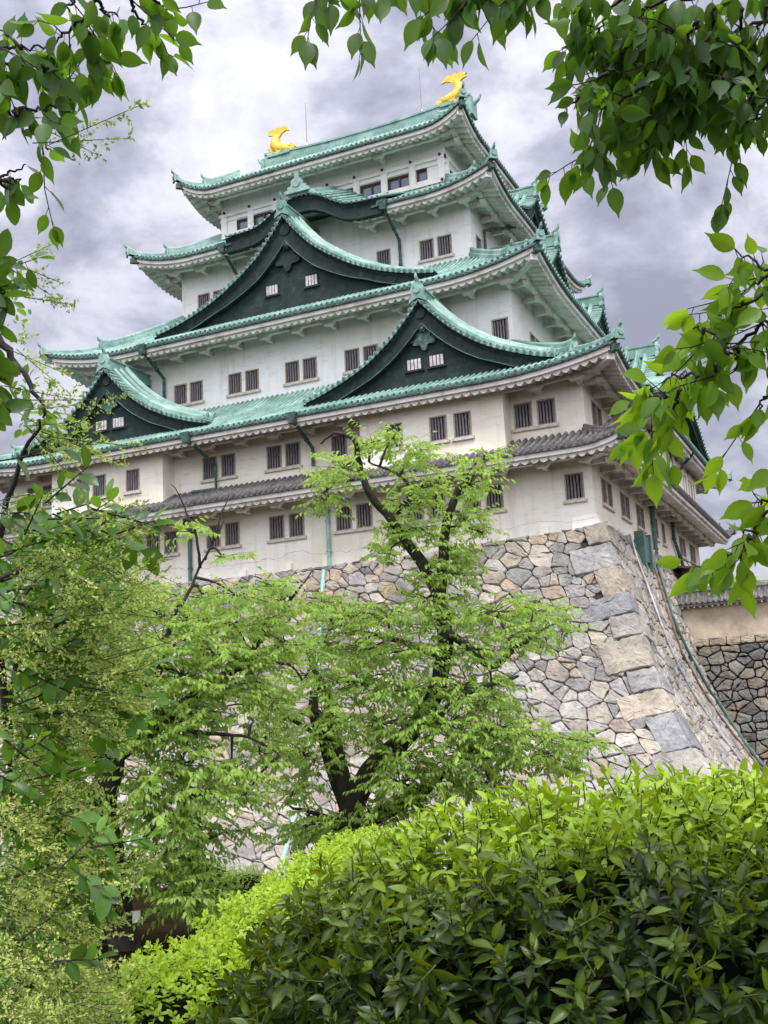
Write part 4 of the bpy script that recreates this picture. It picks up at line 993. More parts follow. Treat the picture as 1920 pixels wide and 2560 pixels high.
for i in range(80): x = 18.6+i*0.33; m.box((x, -3.80, WZ0-0.84), (x+0.11, -3.4, WZ0-0.68))
m.build("rafter_ends", M_SILL, CW)
RW = thing("retaining_wall", (22, -3.4, -16), "rough dark stone retaining wall under the plaster wall right of the castle", "stone wall")
st = Stones()
mk_rw = lambda x, z, o: (x, -3.65-(WZ1-z)*0.10-o, z)
x = 17.5
while x < 44: w = rg.uniform(0.7, 1.1); st.stone([(x, WZ1-0.43), (x+w, WZ1-0.43), (x+w, WZ1-0.01), (x, WZ1-0.01)], mk_rw, rg, 0.012, 0.04, (0.44, 0.37, 0.27), 0.03); x += w
for c in voronoi(17, 44, -17, WZ1-0.45, 0.68, 0.5, rg):
    st.stone(c, mk_rw, rg, 0.025, 0.14, rand_col(0), 0, 0.62)
st.build("stonework", RW)
m = MB(); m.grid([[mk_rw(x, z, -0.12) for x in (17, 44)] for z in (WZ1-0.08, -17)]); m.build("joints", M_JOINT, RW)

# ------------------------------------------------------------------ ground and dry moat
def gz(x, y):
    p = np.array([x, y])-CAM[:2]; d = p@FWD[:2]
    yy = y
    bank = -11.05 - 0.085*max(0, d-6) 
    t = min(1, max(0, (yy+40.0)/9.0)); t = t*t*(3-2*t)
    return bank*(1-t) + (-16.2)*t
m = MB(); m.smooth = True
gx = np.concatenate([[-400, -150], np.arange(-60, 72, 2.0), [150, 400]]); gy = np.concatenate([[-400, -150], np.arange(-80, 12, 1.5), [60, 150, 400, 900]])
m.grid([[(x, y, gz(x, y)+0.06*math.sin(x*1.3)*math.cos(y*0.9)) for x in gx] for y in gy])
o = m.build("ground", M_SOIL); o['kind'] = 'structure'

# ------------------------------------------------------------------ trees
K = 1.1573                                             # pixel positions below were read off a 1659 px wide copy
def A(u, v, d): return at(u*K, v*K, d)
def smooth_path(pts, k=4):
    P = np.array(pts, float); n = len(P)
    if n < 3: return P
    out_ = []
    for i in range(n-1):
        p0, p1, p2, p3 = P[max(i-1, 0)], P[i], P[i+1], P[min(i+2, n-1)]
        for j in range(k):
            t = j/k; out_.append(0.5*((2*p1)+(-p0+p2)*t+(2*p0-5*p1+4*p2-p3)*t*t+(-p0+3*p1-3*p2+p3)*t**3))
    out_.append(P[-1]); return np.array(out_)
def limb(m, pts, r0, r1, rg, wob=0.03, n=8):
    P = smooth_path(pts); k = len(P); P = P + rg.normal(0, wob*0.35, P.shape)*np.linspace(0.3, 1, k)[:, None]
    m.tube(P, list(np.linspace(r0, r1, k)**1.0), n); return P
def unit(v): return v/(np.linalg.norm(v)+1e-9)
def sprays(cl, tw, centers, rg, L_=0.38, nl=9, size=(0.075, 0.115), droop=0.55, tmpl=LEAF_FAR, radial=None, twig=0.006, bright=None):
    """leafy shoots: a thin twig with leaves set alternately along it"""
    locs, ds, ns, sc, ti = [], [], [], [], []
    for c in centers:
        a = rg.uniform(0, 2*math.pi); d = np.array([math.cos(a), math.sin(a), rg.uniform(-0.65, 0.5)])
        if radial is not None: d = unit(d + 0.6*unit(c-radial)*np.array([1, 1, 0.3]))
        d = unit(d); l = L_*rg.uniform(0.6, 1.25); sd_ = unit(np.cross(d, [0, 0, 1]))
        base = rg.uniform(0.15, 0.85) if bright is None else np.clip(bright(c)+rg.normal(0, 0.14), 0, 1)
        pts = [c + d*l*t + np.array([0, 0, -0.14*l*t*t]) for t in (0, .5, 1)]
        if tw is not None: tw.tube(pts, [twig, twig*0.8, twig*0.4], 4, cap=False)
        k = max(3, int(nl*rg.uniform(0.7, 1.3)))
        for i in range(k):
            t = (i+0.6)/k; p = pts[0]*(1-t)+pts[2]*t; s = 1 if i % 2 else -1
            dl = unit(d*rg.uniform(0.3, 0.9)+sd_*s*rg.uniform(0.3, 1.0)+np.array([0, 0, -droop*rg.uniform(0.4, 1.4)]))
            locs.append(p); ds.append(dl); ns.append(unit(np.array([0, 0, 1.0])+rg.normal(0, 0.45, 3))); sc.append(rg.uniform(*size)); ti.append(np.clip(base+rg.normal(0, 0.12), 0, 1))
    if locs: cl.add(tmpl[0], tmpl[1], frames(np.array(ds), np.array(ns)), locs, sc, ti)
def grow(name, base, label, limbs, blobs, seed, dens=1.0, mat=M_CHERRY, droop=0.6, size=(0.065, 0.10), L_=0.34, cat="tree", group=None, depth_j=1.0, twin=None):
    """limbs: lists of (u, v, d) with radii; blobs: (u, v, ru, rv, d) foliage tiers in the crown"""
    r_ = np.random.default_rng(seed); T = thing(name, base, label, cat, group)
    m = MB(); m.smooth = True; allp = []
    for pts, r0, r1 in limbs: allp.append(limb(m, [A(*p) if isinstance(p, tuple) else p for p in pts], r0, r1, r_))
    skel = np.concatenate(allp); cl = Cloud(); tw = MB()
    cen = np.mean(skel, axis=0)
    for b in blobs:
        u, v, ru, rv, d = b[:5]; w = b[5] if len(b) > 5 else 1.0
        n = int(ru*rv*0.0225*w*dens)+3; rv = rv*1.3; pts = []
        for i in range(n):
            q = r_.normal(0, 1, 3); q = q/np.linalg.norm(q)*r_.uniform(0, 1)**0.42
            pts.append(A(u+q[0]*ru, v+q[1]*rv-0.10*q[0]*ru*0, d+q[2]*depth_j*min(1.5, ru*d/750)))
        hub = np.mean(pts, axis=0)
        near = skel[np.argmin(((skel-hub)**2).sum(1))]
        mid = near*0.5+hub*0.5+np.array([0, 0, 0.05])
        if np.linalg.norm(near-hub) < 3.0: m.tube(smooth_path([near, mid, hub], 3), list(np.linspace(0.022, 0.009, 7)), 5)
        for p in pts[::3]: m.tube([hub, (hub+p)/2+r_.normal(0, 0.04, 3), p], [0.008, 0.006, 0.003], 4, cap=False)
        top = hub[2]
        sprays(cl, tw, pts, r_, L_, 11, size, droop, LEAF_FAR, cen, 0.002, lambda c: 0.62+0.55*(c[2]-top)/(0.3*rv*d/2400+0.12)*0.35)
    m.build("trunk", M_BARK, T); tw.build("twigs", M_BARK, T); cl.build("crown", mat, T); return T
d1 = 16.0
b1 = A(750, 1920, d1); b1[2] = gz(b1[0], b1[1])-0.1
fk = (755, 1760, d1)
limbs1 = [([b1, A(752, 1840, d1), A(*fk)], 0.29, 0.23),
 ([fk, (725, 1680, d1), (700, 1600, d1-.1), (680, 1550, d1-.2), (677, 1494, d1-.2)], 0.12, 0.06),
 ([fk, (740, 1660, d1+.2), (715, 1560, d1+.3), (700, 1480, d1+.4), (660, 1420, d1+.5)], 0.12, 0.03),
 ([fk, (800, 1665, d1-.1), (868, 1600, d1-.1), (925, 1530, d1), (955, 1445, d1), (962, 1365, d1), (950, 1290, d1)], 0.17, 0.10),
 ([(950, 1290, d1), (915, 1220, d1), (878, 1170, d1), (845, 1120, d1), (800, 1070, d1-.1), (775, 1000, d1-.1), (765, 950, d1-.2), (722, 937, d1-.2), (690, 960, d1-.2)], 0.10, 0.012),
 ([(950, 1290, d1), (958, 1200, d1), (962, 1140, d1), (985, 1070, d1), (1010, 1030, d1)], 0.09, 0.05),
 ([(845, 1120, d1), (890, 1060, d1), (850, 1020, d1), (795, 1000, d1)], 0.045, 0.012),
 ([(755, 1790, d1), (860, 1740, d1-.2), (925, 1700, d1-.3), (985, 1640, d1-.4), (1060, 1590, d1-.5)], 0.13, 0.03),
 ([(868, 1600, d1), (930, 1560, d1-.6), (1010, 1500, d1-.8), (1120, 1460, d1-1)], 0.08, 0.02),
 ([(962, 1365, d1), (1010, 1395, d1-.3), (1060, 1440, d1-.4), (1110, 1400, d1-.4), (1140, 1385, d1-.4)], 0.07, 0.03),
 ([(958, 1420, d1), (880, 1390, d1+.3), (800, 1370, d1+.4), (720, 1350, d1+.4)], 0.06, 0.015),
 ([(700, 1600, d1-.1), (640, 1560, d1-.2), (560, 1520, d1-.3), (470, 1530, d1-.3)], 0.04, 0.01),
 ([(740, 1780, d1), (690, 1760, d1-.2), (620, 1740, d1-.3)], 0.06, 0.012)]
blobs1 = [(735, 1010, 62, 34, d1), (705, 1060, 34, 40, d1), (800, 955, 50, 22, d1), (840, 945, 30, 18, d1), (905, 975, 62, 22, d1), (880, 1005, 40, 14, d1), (1045, 990, 38, 22, d1), (1010, 1045, 68, 30, d1),
 (900, 1055, 70, 24, d1), (870, 1090, 60, 26, d1), (845, 1150, 52, 26, d1), (900, 1140, 60, 22, d1), (1000, 1120, 60, 28, d1), (1045, 1150, 30, 14, d1), (840, 1195, 40, 16, d1), (965, 1180, 55, 24, d1), (930, 1235, 60, 24, d1), (975, 1240, 50, 24, d1), (930, 1290, 70, 22, d1), (1000, 1210, 40, 16, d1),
 (745, 1330, 100, 34, d1+.3), (850, 1330, 110, 30, d1-.2), (690, 1300, 60, 22, d1+.3), (940, 1340, 80, 28, d1), (1070, 1320, 110, 34, d1-.2), (1160, 1325, 80, 26, d1-.2), (1210, 1345, 36, 20, d1-.2), (1120, 1375, 90, 24, d1-.3),
 (800, 1400, 120, 34, d1), (900, 1410, 100, 30, d1-.2), (1030, 1400, 80, 24, d1-.3), (700, 1395, 70, 28, d1+.3), (660, 1460, 70, 26, d1+.3), (770, 1470, 110, 36, d1), (880, 1490, 90, 34, d1-.4), (1000, 1480, 110, 36, d1-.5), (1070, 1510, 70, 26, d1-.5), (600, 1520, 80, 30, d1),
 (700, 1550, 100, 34, d1-.3), (820, 1560, 110, 34, d1-.5), (960, 1560, 120, 36, d1-.6), (1080, 1570, 110, 36, d1-.7), (1180, 1595, 110, 22, d1-.8), (1270, 1600, 44, 12, d1-.8), (590, 1590, 70, 26, d1), (660, 1630, 90, 34, d1-.3), (880, 1630, 90, 30, d1-.6), (1010, 1630, 120, 34, d1-.7), (1140, 1640, 100, 26, d1-.7), (1230, 1650, 50, 14, d1-.7),
 (640, 1700, 70, 26, d1-.2), (860, 1690, 90, 36, d1-.5), (980, 1690, 90, 30, d1-.6), (1060, 1690, 70, 26, d1-.6), (690, 1780, 80, 32, d1-.2), (800, 1760, 70, 30, d1-.5), (900, 1745, 80, 26, d1-.5), (740, 1830, 70, 24, d1-.2), (660, 1790, 60, 20, d1-.2)]
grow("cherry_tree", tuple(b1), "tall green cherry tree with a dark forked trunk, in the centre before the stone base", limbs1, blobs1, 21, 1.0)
d2 = 13.0
b2 = at(320, 2420, d2); b2[2] = gz(b2[0], b2[1])-0.1
b2b = at(262, 2400, d2+.6); b2b[2] = gz(b2b[0], b2b[1])-0.1
limbs2 = [([b2, at(318, 2400, d2), at(300, 2300, d2), at(280, 2220, d2), at(270, 2120, d2), at(258, 2020, d2), at(275, 1920, d2), at(285, 1860, d2)], 0.19, 0.15),
 ([b2b, at(268, 2330, d2+.6), at(258, 2200, d2+.5), at(255, 2080, d2+.3)], 0.16, 0.12),
 ([at(275, 1930, d2), at(240, 1850, d2), at(215, 1760, d2+.2), at(208, 1640, d2+.3), at(212, 1590, d2+.3)], 0.11, 0.06),
 ([at(280, 1880, d2), at(305, 1780, d2), at(310, 1740, d2)], 0.12, 0.09),
 ([at(300, 1880, d2), at(400, 1810, d2+.3), at(490, 1740, d2+.6), at(560, 1690, d2+.8), at(640, 1610, d2+1), at(700, 1540, d2+1.2)], 0.11, 0.035),
 ([at(560, 1690, d2+.8), at(640, 1660, d2+1), at(720, 1660, d2+1.2), at(760, 1700, d2+1.3)], 0.035, 0.012),
 ([at(305, 1790, d2), at(350, 1720, d2), at(390, 1690, d2), at(410, 1620, d2), at(430, 1540, d2), at(462, 1500, d2), at(500, 1420, d2+.1), at(560, 1300, d2+.1)], 0.06, 0.008),
 ([at(500, 1420, d2), at(490, 1340, d2), at(460, 1270, d2), at(430, 1210, d2)], 0.02, 0.005), ([at(512, 1400, d2), at(540, 1330, d2), at(575, 1230, d2)], 0.016, 0.004),
 ([at(415, 1800, d2+.2), at(480, 1830, d2), at(560, 1835, d2), at(640, 1850, d2), at(700, 1890, d2)], 0.035, 0.008),
 ([at(285, 2200, d2), at(350, 2120, d2-.2), at(390, 2060, d2-.3), at(450, 2020, d2-.4)], 0.06, 0.015), ([at(340, 2130, d2-.2), at(420, 2060, d2-.4), at(500, 2110, d2-.5)], 0.03, 0.01),
 ([at(700, 1540, d2+1.2), at(740, 1480, d2+1.2), at(790, 1420, d2+1.3)], 0.03, 0.006), ([at(255, 2020, d2), at(180, 1950, d2-.2), at(110, 1900, d2-.3)], 0.05, 0.015)]
blobs2 = [(520, 1290, 80, 24, 13.2, .8), (590, 1265, 60, 14, 13.4, .8), (440, 1285, 50, 18, 13.2, .7), (420, 1150, 30, 14, 13, .5), (400, 1135, 34, 12, 13, .5), (610, 1300, 60, 18, 13.6, .8), (480, 1200, 30, 12, 13, .4),
 (330, 1310, 70, 34, 13), (270, 1290, 60, 28, 13), (420, 1340, 80, 30, 13.2), (510, 1345, 80, 26, 13.4), (580, 1340, 60, 24, 13.6), (350, 1390, 90, 36, 13), (460, 1405, 90, 32, 13.2), (550, 1420, 80, 28, 13.6), (620, 1390, 60, 26, 13.8),
 (290, 1430, 70, 36, 13), (390, 1460, 90, 34, 13), (480, 1480, 80, 28, 13.3), (250, 1500, 70, 36, 13), (340, 1530, 80, 34, 13), (440, 1540, 80, 26, 13.3), (560, 1490, 60, 22, 13.6), (310, 1590, 60, 30, 12.8), (390, 1590, 60, 26, 13),
 (400, 1650, 90, 26, 12.8), (500, 1660, 80, 22, 13), (560, 1620, 50, 16, 13.2, .7), (320, 1690, 80, 32, 12.7), (430, 1710, 100, 28, 12.8), (520, 1720, 50, 16, 13, .7), (330, 1760, 90, 32, 12.7), (420, 1780, 70, 26, 12.8), (160, 1620, 70, 40, 12.8), (170, 1720, 70, 40, 12.8), (120, 1500, 70, 50, 13), (120, 1400, 80, 40, 13), (200, 1370, 70, 30, 13),
 (360, 1840, 70, 30, 12.6), (430, 1860, 50, 26, 12.6), (320, 1880, 60, 24, 12.8), (390, 1920, 70, 26, 12.6), (410, 1948, 80, 22, 12.7), (455, 1925, 50, 26, 12.9), (200, 1900, 60, 40, 12.6), (150, 1830, 60, 40, 12.6), (440, 1810, 40, 16, 12.8, .7), (540, 1560, 30, 14, 13.5, .5), (560, 1790, 40, 14, 13, .4)]
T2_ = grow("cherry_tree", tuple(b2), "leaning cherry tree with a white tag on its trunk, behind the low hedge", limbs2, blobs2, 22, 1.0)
q = at(341, 2292, d2-0.22); r_, f_ = RGT, FWD
m = MB(); m.hexa([q-r_*0.045-f_*0.0+np.array([0, 0, -.07]), q+r_*0.045+np.array([0, 0, -.06]), q+r_*0.045+f_*0.01+np.array([0, 0, -.06]), q-r_*0.045+f_*0.01+np.array([0, 0, -.07]), q-r_*0.045+np.array([0, 0, .06]), q+r_*0.045+np.array([0, 0, .07]), q+r_*0.045+f_*0.01+np.array([0, 0, .07]), q-r_*0.045+f_*0.01+np.array([0, 0, .06])])
m.build("name_tag", M_TAG, T2_)
# trees beyond the plaster wall, at the far right
for i, (u, v, ru, rv, d, lab) in enumerate([(1600, 1275, 70, 46, 95, "round dark green tree peeping over the tiled plaster wall"), (1675, 1275, 36, 40, 105, "small dark tree cut by the right edge, over the plaster wall")]):
    b = A(u, v+260, d); b[2] = -16
    r_ = np.random.default_rng(40+i); T = thing("tree", tuple(b), lab, "tree"); m = MB(); m.tube([b, A(u, v+60, d), A(u, v, d)], [0.6, 0.4, 0.2], 8)
    for k in range(8): a_ = A(u+r_.uniform(-.8, .8)*ru, v+r_.uniform(-.6, .7)*rv, d+r_.uniform(-3, 3)); m.tube([A(u, v+50, d), a_], [0.2, 0.05], 5)
    m.build("trunk", M_BARK, T); cl = Cloud(); pts = []
    for k in range(330):
        q = r_.normal(0, 1, 3); q = q/np.linalg.norm(q)*r_.uniform(0.3, 1)**0.5; pts.append(A(u+q[0]*ru, v+10+q[1]*rv, d+q[2]*4))
    sprays(cl, None, pts, r_, 0.9, 14, (0.22, 0.36), 0.3, LEAF_FAR, None); cl.build("crown", M_BUSH, T)

# ------------------------------------------------------------------ branches that hang into the frame (near the camera)
def hang_leaf(locs, ds, ns, sc, ti, p, d, rg, size, tint, toward=0.75):
    n = unit(-AX_F*toward + rg.normal(0, 0.5, 3)); locs.append(p); ds.append(unit(d)); ns.append(n); sc.append(size); ti.append(tint)
def branch(name, label, twigs, mat, tmpl, seed, size=(0.085, 0.125), per=0.055, group=None, down=0.9, cat="branch", tint=(0.2, 0.9), extra=(), tr=0.0035, petiole=0.02, shoot=0.11):
    """twigs: polylines of (u, v, d) pixels; leaves hang on short stalks on both sides of every twig"""
    r_ = np.random.default_rng(seed); b0 = A(*twigs[0][0]); T = thing(name, tuple(b0), label, cat, group)
    m = MB(); m.smooth = True; locs, ds, ns, sc, ti = [], [], [], [], []
    def leafy(P, start=0.0):
        P = np.array(P); L_ = np.concatenate([[0], np.cumsum(np.linalg.norm(np.diff(P, axis=0), axis=1))]); q = start; s = 1
        while q < L_[-1]:
            p = np.array([np.interp(q, L_, P[:, j]) for j in range(3)]); tdir = unit(P[-1]-P[0]); side = unit(np.cross(tdir, AX_F))*s
            dl = unit(tdir*r_.uniform(0.0, 0.8)+side*r_.uniform(0.1, 0.9)+np.array([0, 0, -down*r_.uniform(0.6, 1.5)])+r_.normal(0, 0.25, 3))
            st = p+dl*petiole; m.tube([p, st], [0.0012, 0.0009], 4, cap=False)
            hang_leaf(locs, ds, ns, sc, ti, st, dl, r_, r_.uniform(*size), r_.uniform(*tint)); q += per*r_.uniform(0.5, 1.4); s = -s
        dl = unit(unit(P[-1]-P[-2])+np.array([0, 0, -down*0.6])); hang_leaf(locs, ds, ns, sc, ti, P[-1], dl, r_, r_.uniform(*size), r_.uniform(*tint))
    for tw in twigs:
        P = smooth_path([A(*p) for p in tw], 5); P = P+r_.normal(0, 0.004, P.shape); k = len(P)
        m.tube(P, list(np.linspace(tr*1.5, tr*0.5, k)), 6); leafy(P, 0.01)
        ln = np.linalg.norm(np.diff(P, axis=0), axis=1).sum()
        for i in range(int(ln/shoot)):                  # side shoots
            j = r_.integers(1, k-1); t = unit(P[j+1]-P[j-1]); side = unit(np.cross(t, AX_F))*(1 if i % 2 else -1)
            e_ = P[j]+(t*0.6+side*0.8+np.array([0, 0, -0.35])+AX_F*r_.normal(0, 0.6))*r_.uniform(0.06, 0.15)
            Q = [P[j], (P[j]+e_)/2+r_.normal(0, 0.006, 3), e_]; m.tube(Q, [tr*0.6, tr*0.45, tr*0.3], 5); leafy(Q, 0.02)
    m.build("twig", M_BARK, T); cl = Cloud(); cl.add(tmpl[0], tmpl[1], frames(np.array(ds), np.array(ns)), locs, sc, ti); cl.build("leaves", mat, T); return T
D = 2.7
zr3 = lambda a, b: ((1220+a/2.37)/K, b/2.37/K)
def Z3_(*pts, d=D): return [(*zr3(a, b), d+0.05*i) for i, (a, b) in enumerate(pts)]
branch("cherry_branch", "dark leafy cherry branch hanging from the top right corner of the view",
 [Z3_((1700, -120), (1400, 20), (1250, 120), (1100, 250), (950, 280), (800, 340), (690, 430), (600, 520)), Z3_((1080, 260), (980, 430), (930, 520), (870, 600), (820, 690), (790, 800), (770, 930)), Z3_((1340, 40), (1325, 180), (1320, 300), (1220, 340)),
  Z3_((1720, 200), (1600, 330), (1450, 400), (1340, 430), (1220, 490), (1180, 560)), Z3_((1500, -60), (1200, 0), (1000, 70), (850, 130)), Z3_((1720, 420), (1620, 520), (1500, 620), (1420, 700)), Z3_((1720, 560), (1650, 700), (1600, 760)), Z3_((650, -100), (560, 0), (500, 80)), Z3_((900, -80), (720, 60), (660, 190)),
  Z3_((1100, 180), (1040, 160), (900, 180), (760, 220)), Z3_((1320, 200), (1200, 420), (1080, 520), (1000, 640)), Z3_((1250, 130), (1180, 240), (1150, 420)), Z3_((1500, 60), (1500, 200), (1440, 330)), Z3_((700, 420), (560, 560), (460, 640)), Z3_((930, 520), (780, 600), (660, 650)), Z3_((1660, 40), (1600, 200), (1560, 300)), Z3_((1700, 100), (1560, 150), (1400, 260), (1280, 430)), Z3_((1150, -60), (960, 40), (820, 110), (740, 260)), Z3_((1700, 330), (1540, 480), (1400, 560), (1330, 640)), Z3_((1200, 400), (1120, 600), (1080, 760)), Z3_((880, 640), (700, 760), (640, 900)), Z3_((1700, 640), (1560, 720), (1450, 800))],
 M_NEAR, LEAF_CHERRY, 51, (0.05, 0.084), 0.026, "cherry branches hanging into view", 0.9, "branch", (0.1, 0.95), shoot=0.05)
branch("cherry_branch", "fringe of pointed leaves hanging along the top edge, left of the big corner branch",
 [[(690, -45, 2.7), (715, -15, 2.7), (730, 5, 2.7)], [(760, -45, 2.7), (800, -30, 2.7), (850, -25, 2.7)], [(850, -35, 2.7), (890, -40, 2.7), (930, -25, 2.7)], [(1020, -140, 2.6), (1015, -80, 2.6), (1000, -30, 2.6), (985, 0, 2.6)], [(1100, -110, 2.6), (1065, -40, 2.6), (1040, 0, 2.6)], [(1150, -90, 2.6), (1115, -20, 2.6), (1090, 5, 2.6)], [(1000, -40, 2.65), (1025, -15, 2.6), (1045, 0, 2.6)], [(1200, -90, 2.6), (1160, -20, 2.6), (1140, 10, 2.6)]],
 M_NEAR, LEAF_CHERRY, 52, (0.058, 0.088), 0.034, "cherry branches hanging into view", 1.3, "branch", (0.1, 0.8))
z6 = lambda a, b: ((1420+a/2.404)/K, (560+b/2.404)/K)
def Z6_(*pts, d=2.6): return [(*z6(a, b), d+0.03*i) for i, (a, b) in enumerate(pts)]
branch("cherry_branch", "bright green cherry branch reaching in from the right edge at mid height",
 [Z6_((1330, 500), (1202, 580), (1100, 650), (960, 780), (880, 840), (780, 920), (680, 1000), (590, 1050), (480, 1140), (400, 1240), (330, 1300)), Z6_((680, 1000), (640, 1090), (600, 1200), (540, 1270)), Z6_((590, 1045), (500, 1040), (430, 1030)), Z6_((780, 920), (700, 920), (620, 910)),
  Z6_((1300, 260), (1202, 290), (1110, 220), (1010, 170)), Z6_((1250, 250), (1150, 350), (1060, 420), (1000, 450)), Z6_((1290, 350), (1100, 470), (980, 510), (900, 560)), Z6_((960, 780), (900, 690), (820, 640), (760, 620)), Z6_((1010, 740), (1020, 820), (990, 880)), Z6_((880, 840), (880, 930), (840, 1000)), Z6_((1260, 640), (1150, 740), (1120, 800)), Z6_((800, 640), (780, 760), (760, 830))],
 M_RIGHTL, LEAF_CHERRY, 53, (0.055, 0.088), 0.038, "cherry branches hanging into view", 0.7, "branch", (0.2, 0.95), shoot=0.08)
branch("cherry_branch", "lowest bright cherry twig at the right edge, over the tiled wall",
 [Z6_((1330, 1680), (1202, 1740), (1080, 1900), (1000, 1970), (900, 2030)), Z6_((1250, 1800), (1130, 1850), (1050, 1860)), Z6_((1100, 1880), (1060, 1960), (1010, 2010)), Z6_((1300, 1600), (1200, 1660), (1130, 1690)), Z6_((1330, 1430), (1230, 1470), (1190, 1520)), Z6_((1330, 960), (1240, 1000), (1170, 1060), (1140, 1120)), Z6_((960, 1990), (860, 2060), (790, 2060))],
 M_RIGHTL, LEAF_CHERRY, 54, (0.058, 0.09), 0.046, "cherry branches hanging into view", 0.7, "branch", (0.3, 1.0))
z4 = lambda a, b: ((a-70)/3.456/K, b/3.456/K)
def Z4_(*pts, d=2.7): return [(*z4(a, b), d+0.03*i) for i, (a, b) in enumerate(pts)]
branch("cherry_branch", "green branch with round leaves hanging from the top left corner",
 [Z4_((900, -60), (840, 120), (850, 360), (890, 520), (910, 600), (950, 700)), Z4_((840, 130), (700, 210), (600, 320), (530, 390)), Z4_((1190, -60), (1215, 40), (1260, 150), (1350, 230), (1400, 290)), Z4_((-60, 410), (100, 405), (250, 400), (430, 400), (520, 450)), Z4_((-60, 560), (100, 540), (300, 530), (420, 560)), Z4_((-80, 800), (20, 830), (180, 980), (330, 1120), (430, 1230), (500, 1300)), Z4_((180, 980), (330, 945), (480, 935), (590, 900)), Z4_((250, 400), (150, 300), (120, 260)),
  Z4_((650, -60), (700, 20), (640, 100)), Z4_((1400, -60), (1450, 60), (1500, 60)), Z4_((900, -40), (960, 60), (1000, 120), (1090, 130)), Z4_((430, 560), (480, 600), (560, 560)), Z4_((100, 600), (60, 700), (100, 740))],
 M_NEAR, LEAF_CHERRY, 55, (0.055, 0.085), 0.042, "cherry branches hanging into view", 0.8, "branch", (0.2, 0.95), shoot=0.09)
branch("leafy_twig", "small dark twig with oval leaves at the left edge, beside the clouds",
 [Z4_((-60, 1530), (60, 1560), (150, 1480), (300, 1450)), Z4_((20, 1560), (130, 1630), (200, 1720)), Z4_((60, 1560), (180, 1560), (250, 1560))], M_OVAL, LEAF_OVAL, 56, (0.05, 0.08), 0.05, "oval leaved twigs on the left", 0.7, "branch", (0.1, 0.6), shoot=0.3)
z7 = lambda a, b: ((a-125)/2.514/K, (620+b/2.514)/K)
def Z7_(*pts, d=2.8): return [(*z7(a, b), d+0.03*i) for i, (a, b) in enumerate(pts)]
branch("leafy_twig", "dark oval leaved twig at the left edge, level with the second gable",
 [Z7_((-60, 300), (30, 200), (80, 100), (140, 70)), Z7_((-60, 250), (80, 240), (200, 220)), Z7_((-60, 420), (30, 460), (110, 470)), Z7_((-60, 640), (40, 660), (90, 680)), Z7_((-60, 780), (40, 850), (110, 830), (160, 800)), Z7_((-60, 900), (60, 930), (130, 960)), Z7_((0, 300), (90, 310), (170, 300)), Z7_((-40, 520), (20, 560), (60, 570)), Z7_((-60, 940), (20, 990), (100, 1030))],
 M_OVAL, LEAF_OVAL, 57, (0.05, 0.08), 0.024, "oval leaved twigs on the left", 0.4, "branch", (0.0, 0.35), shoot=0.2)

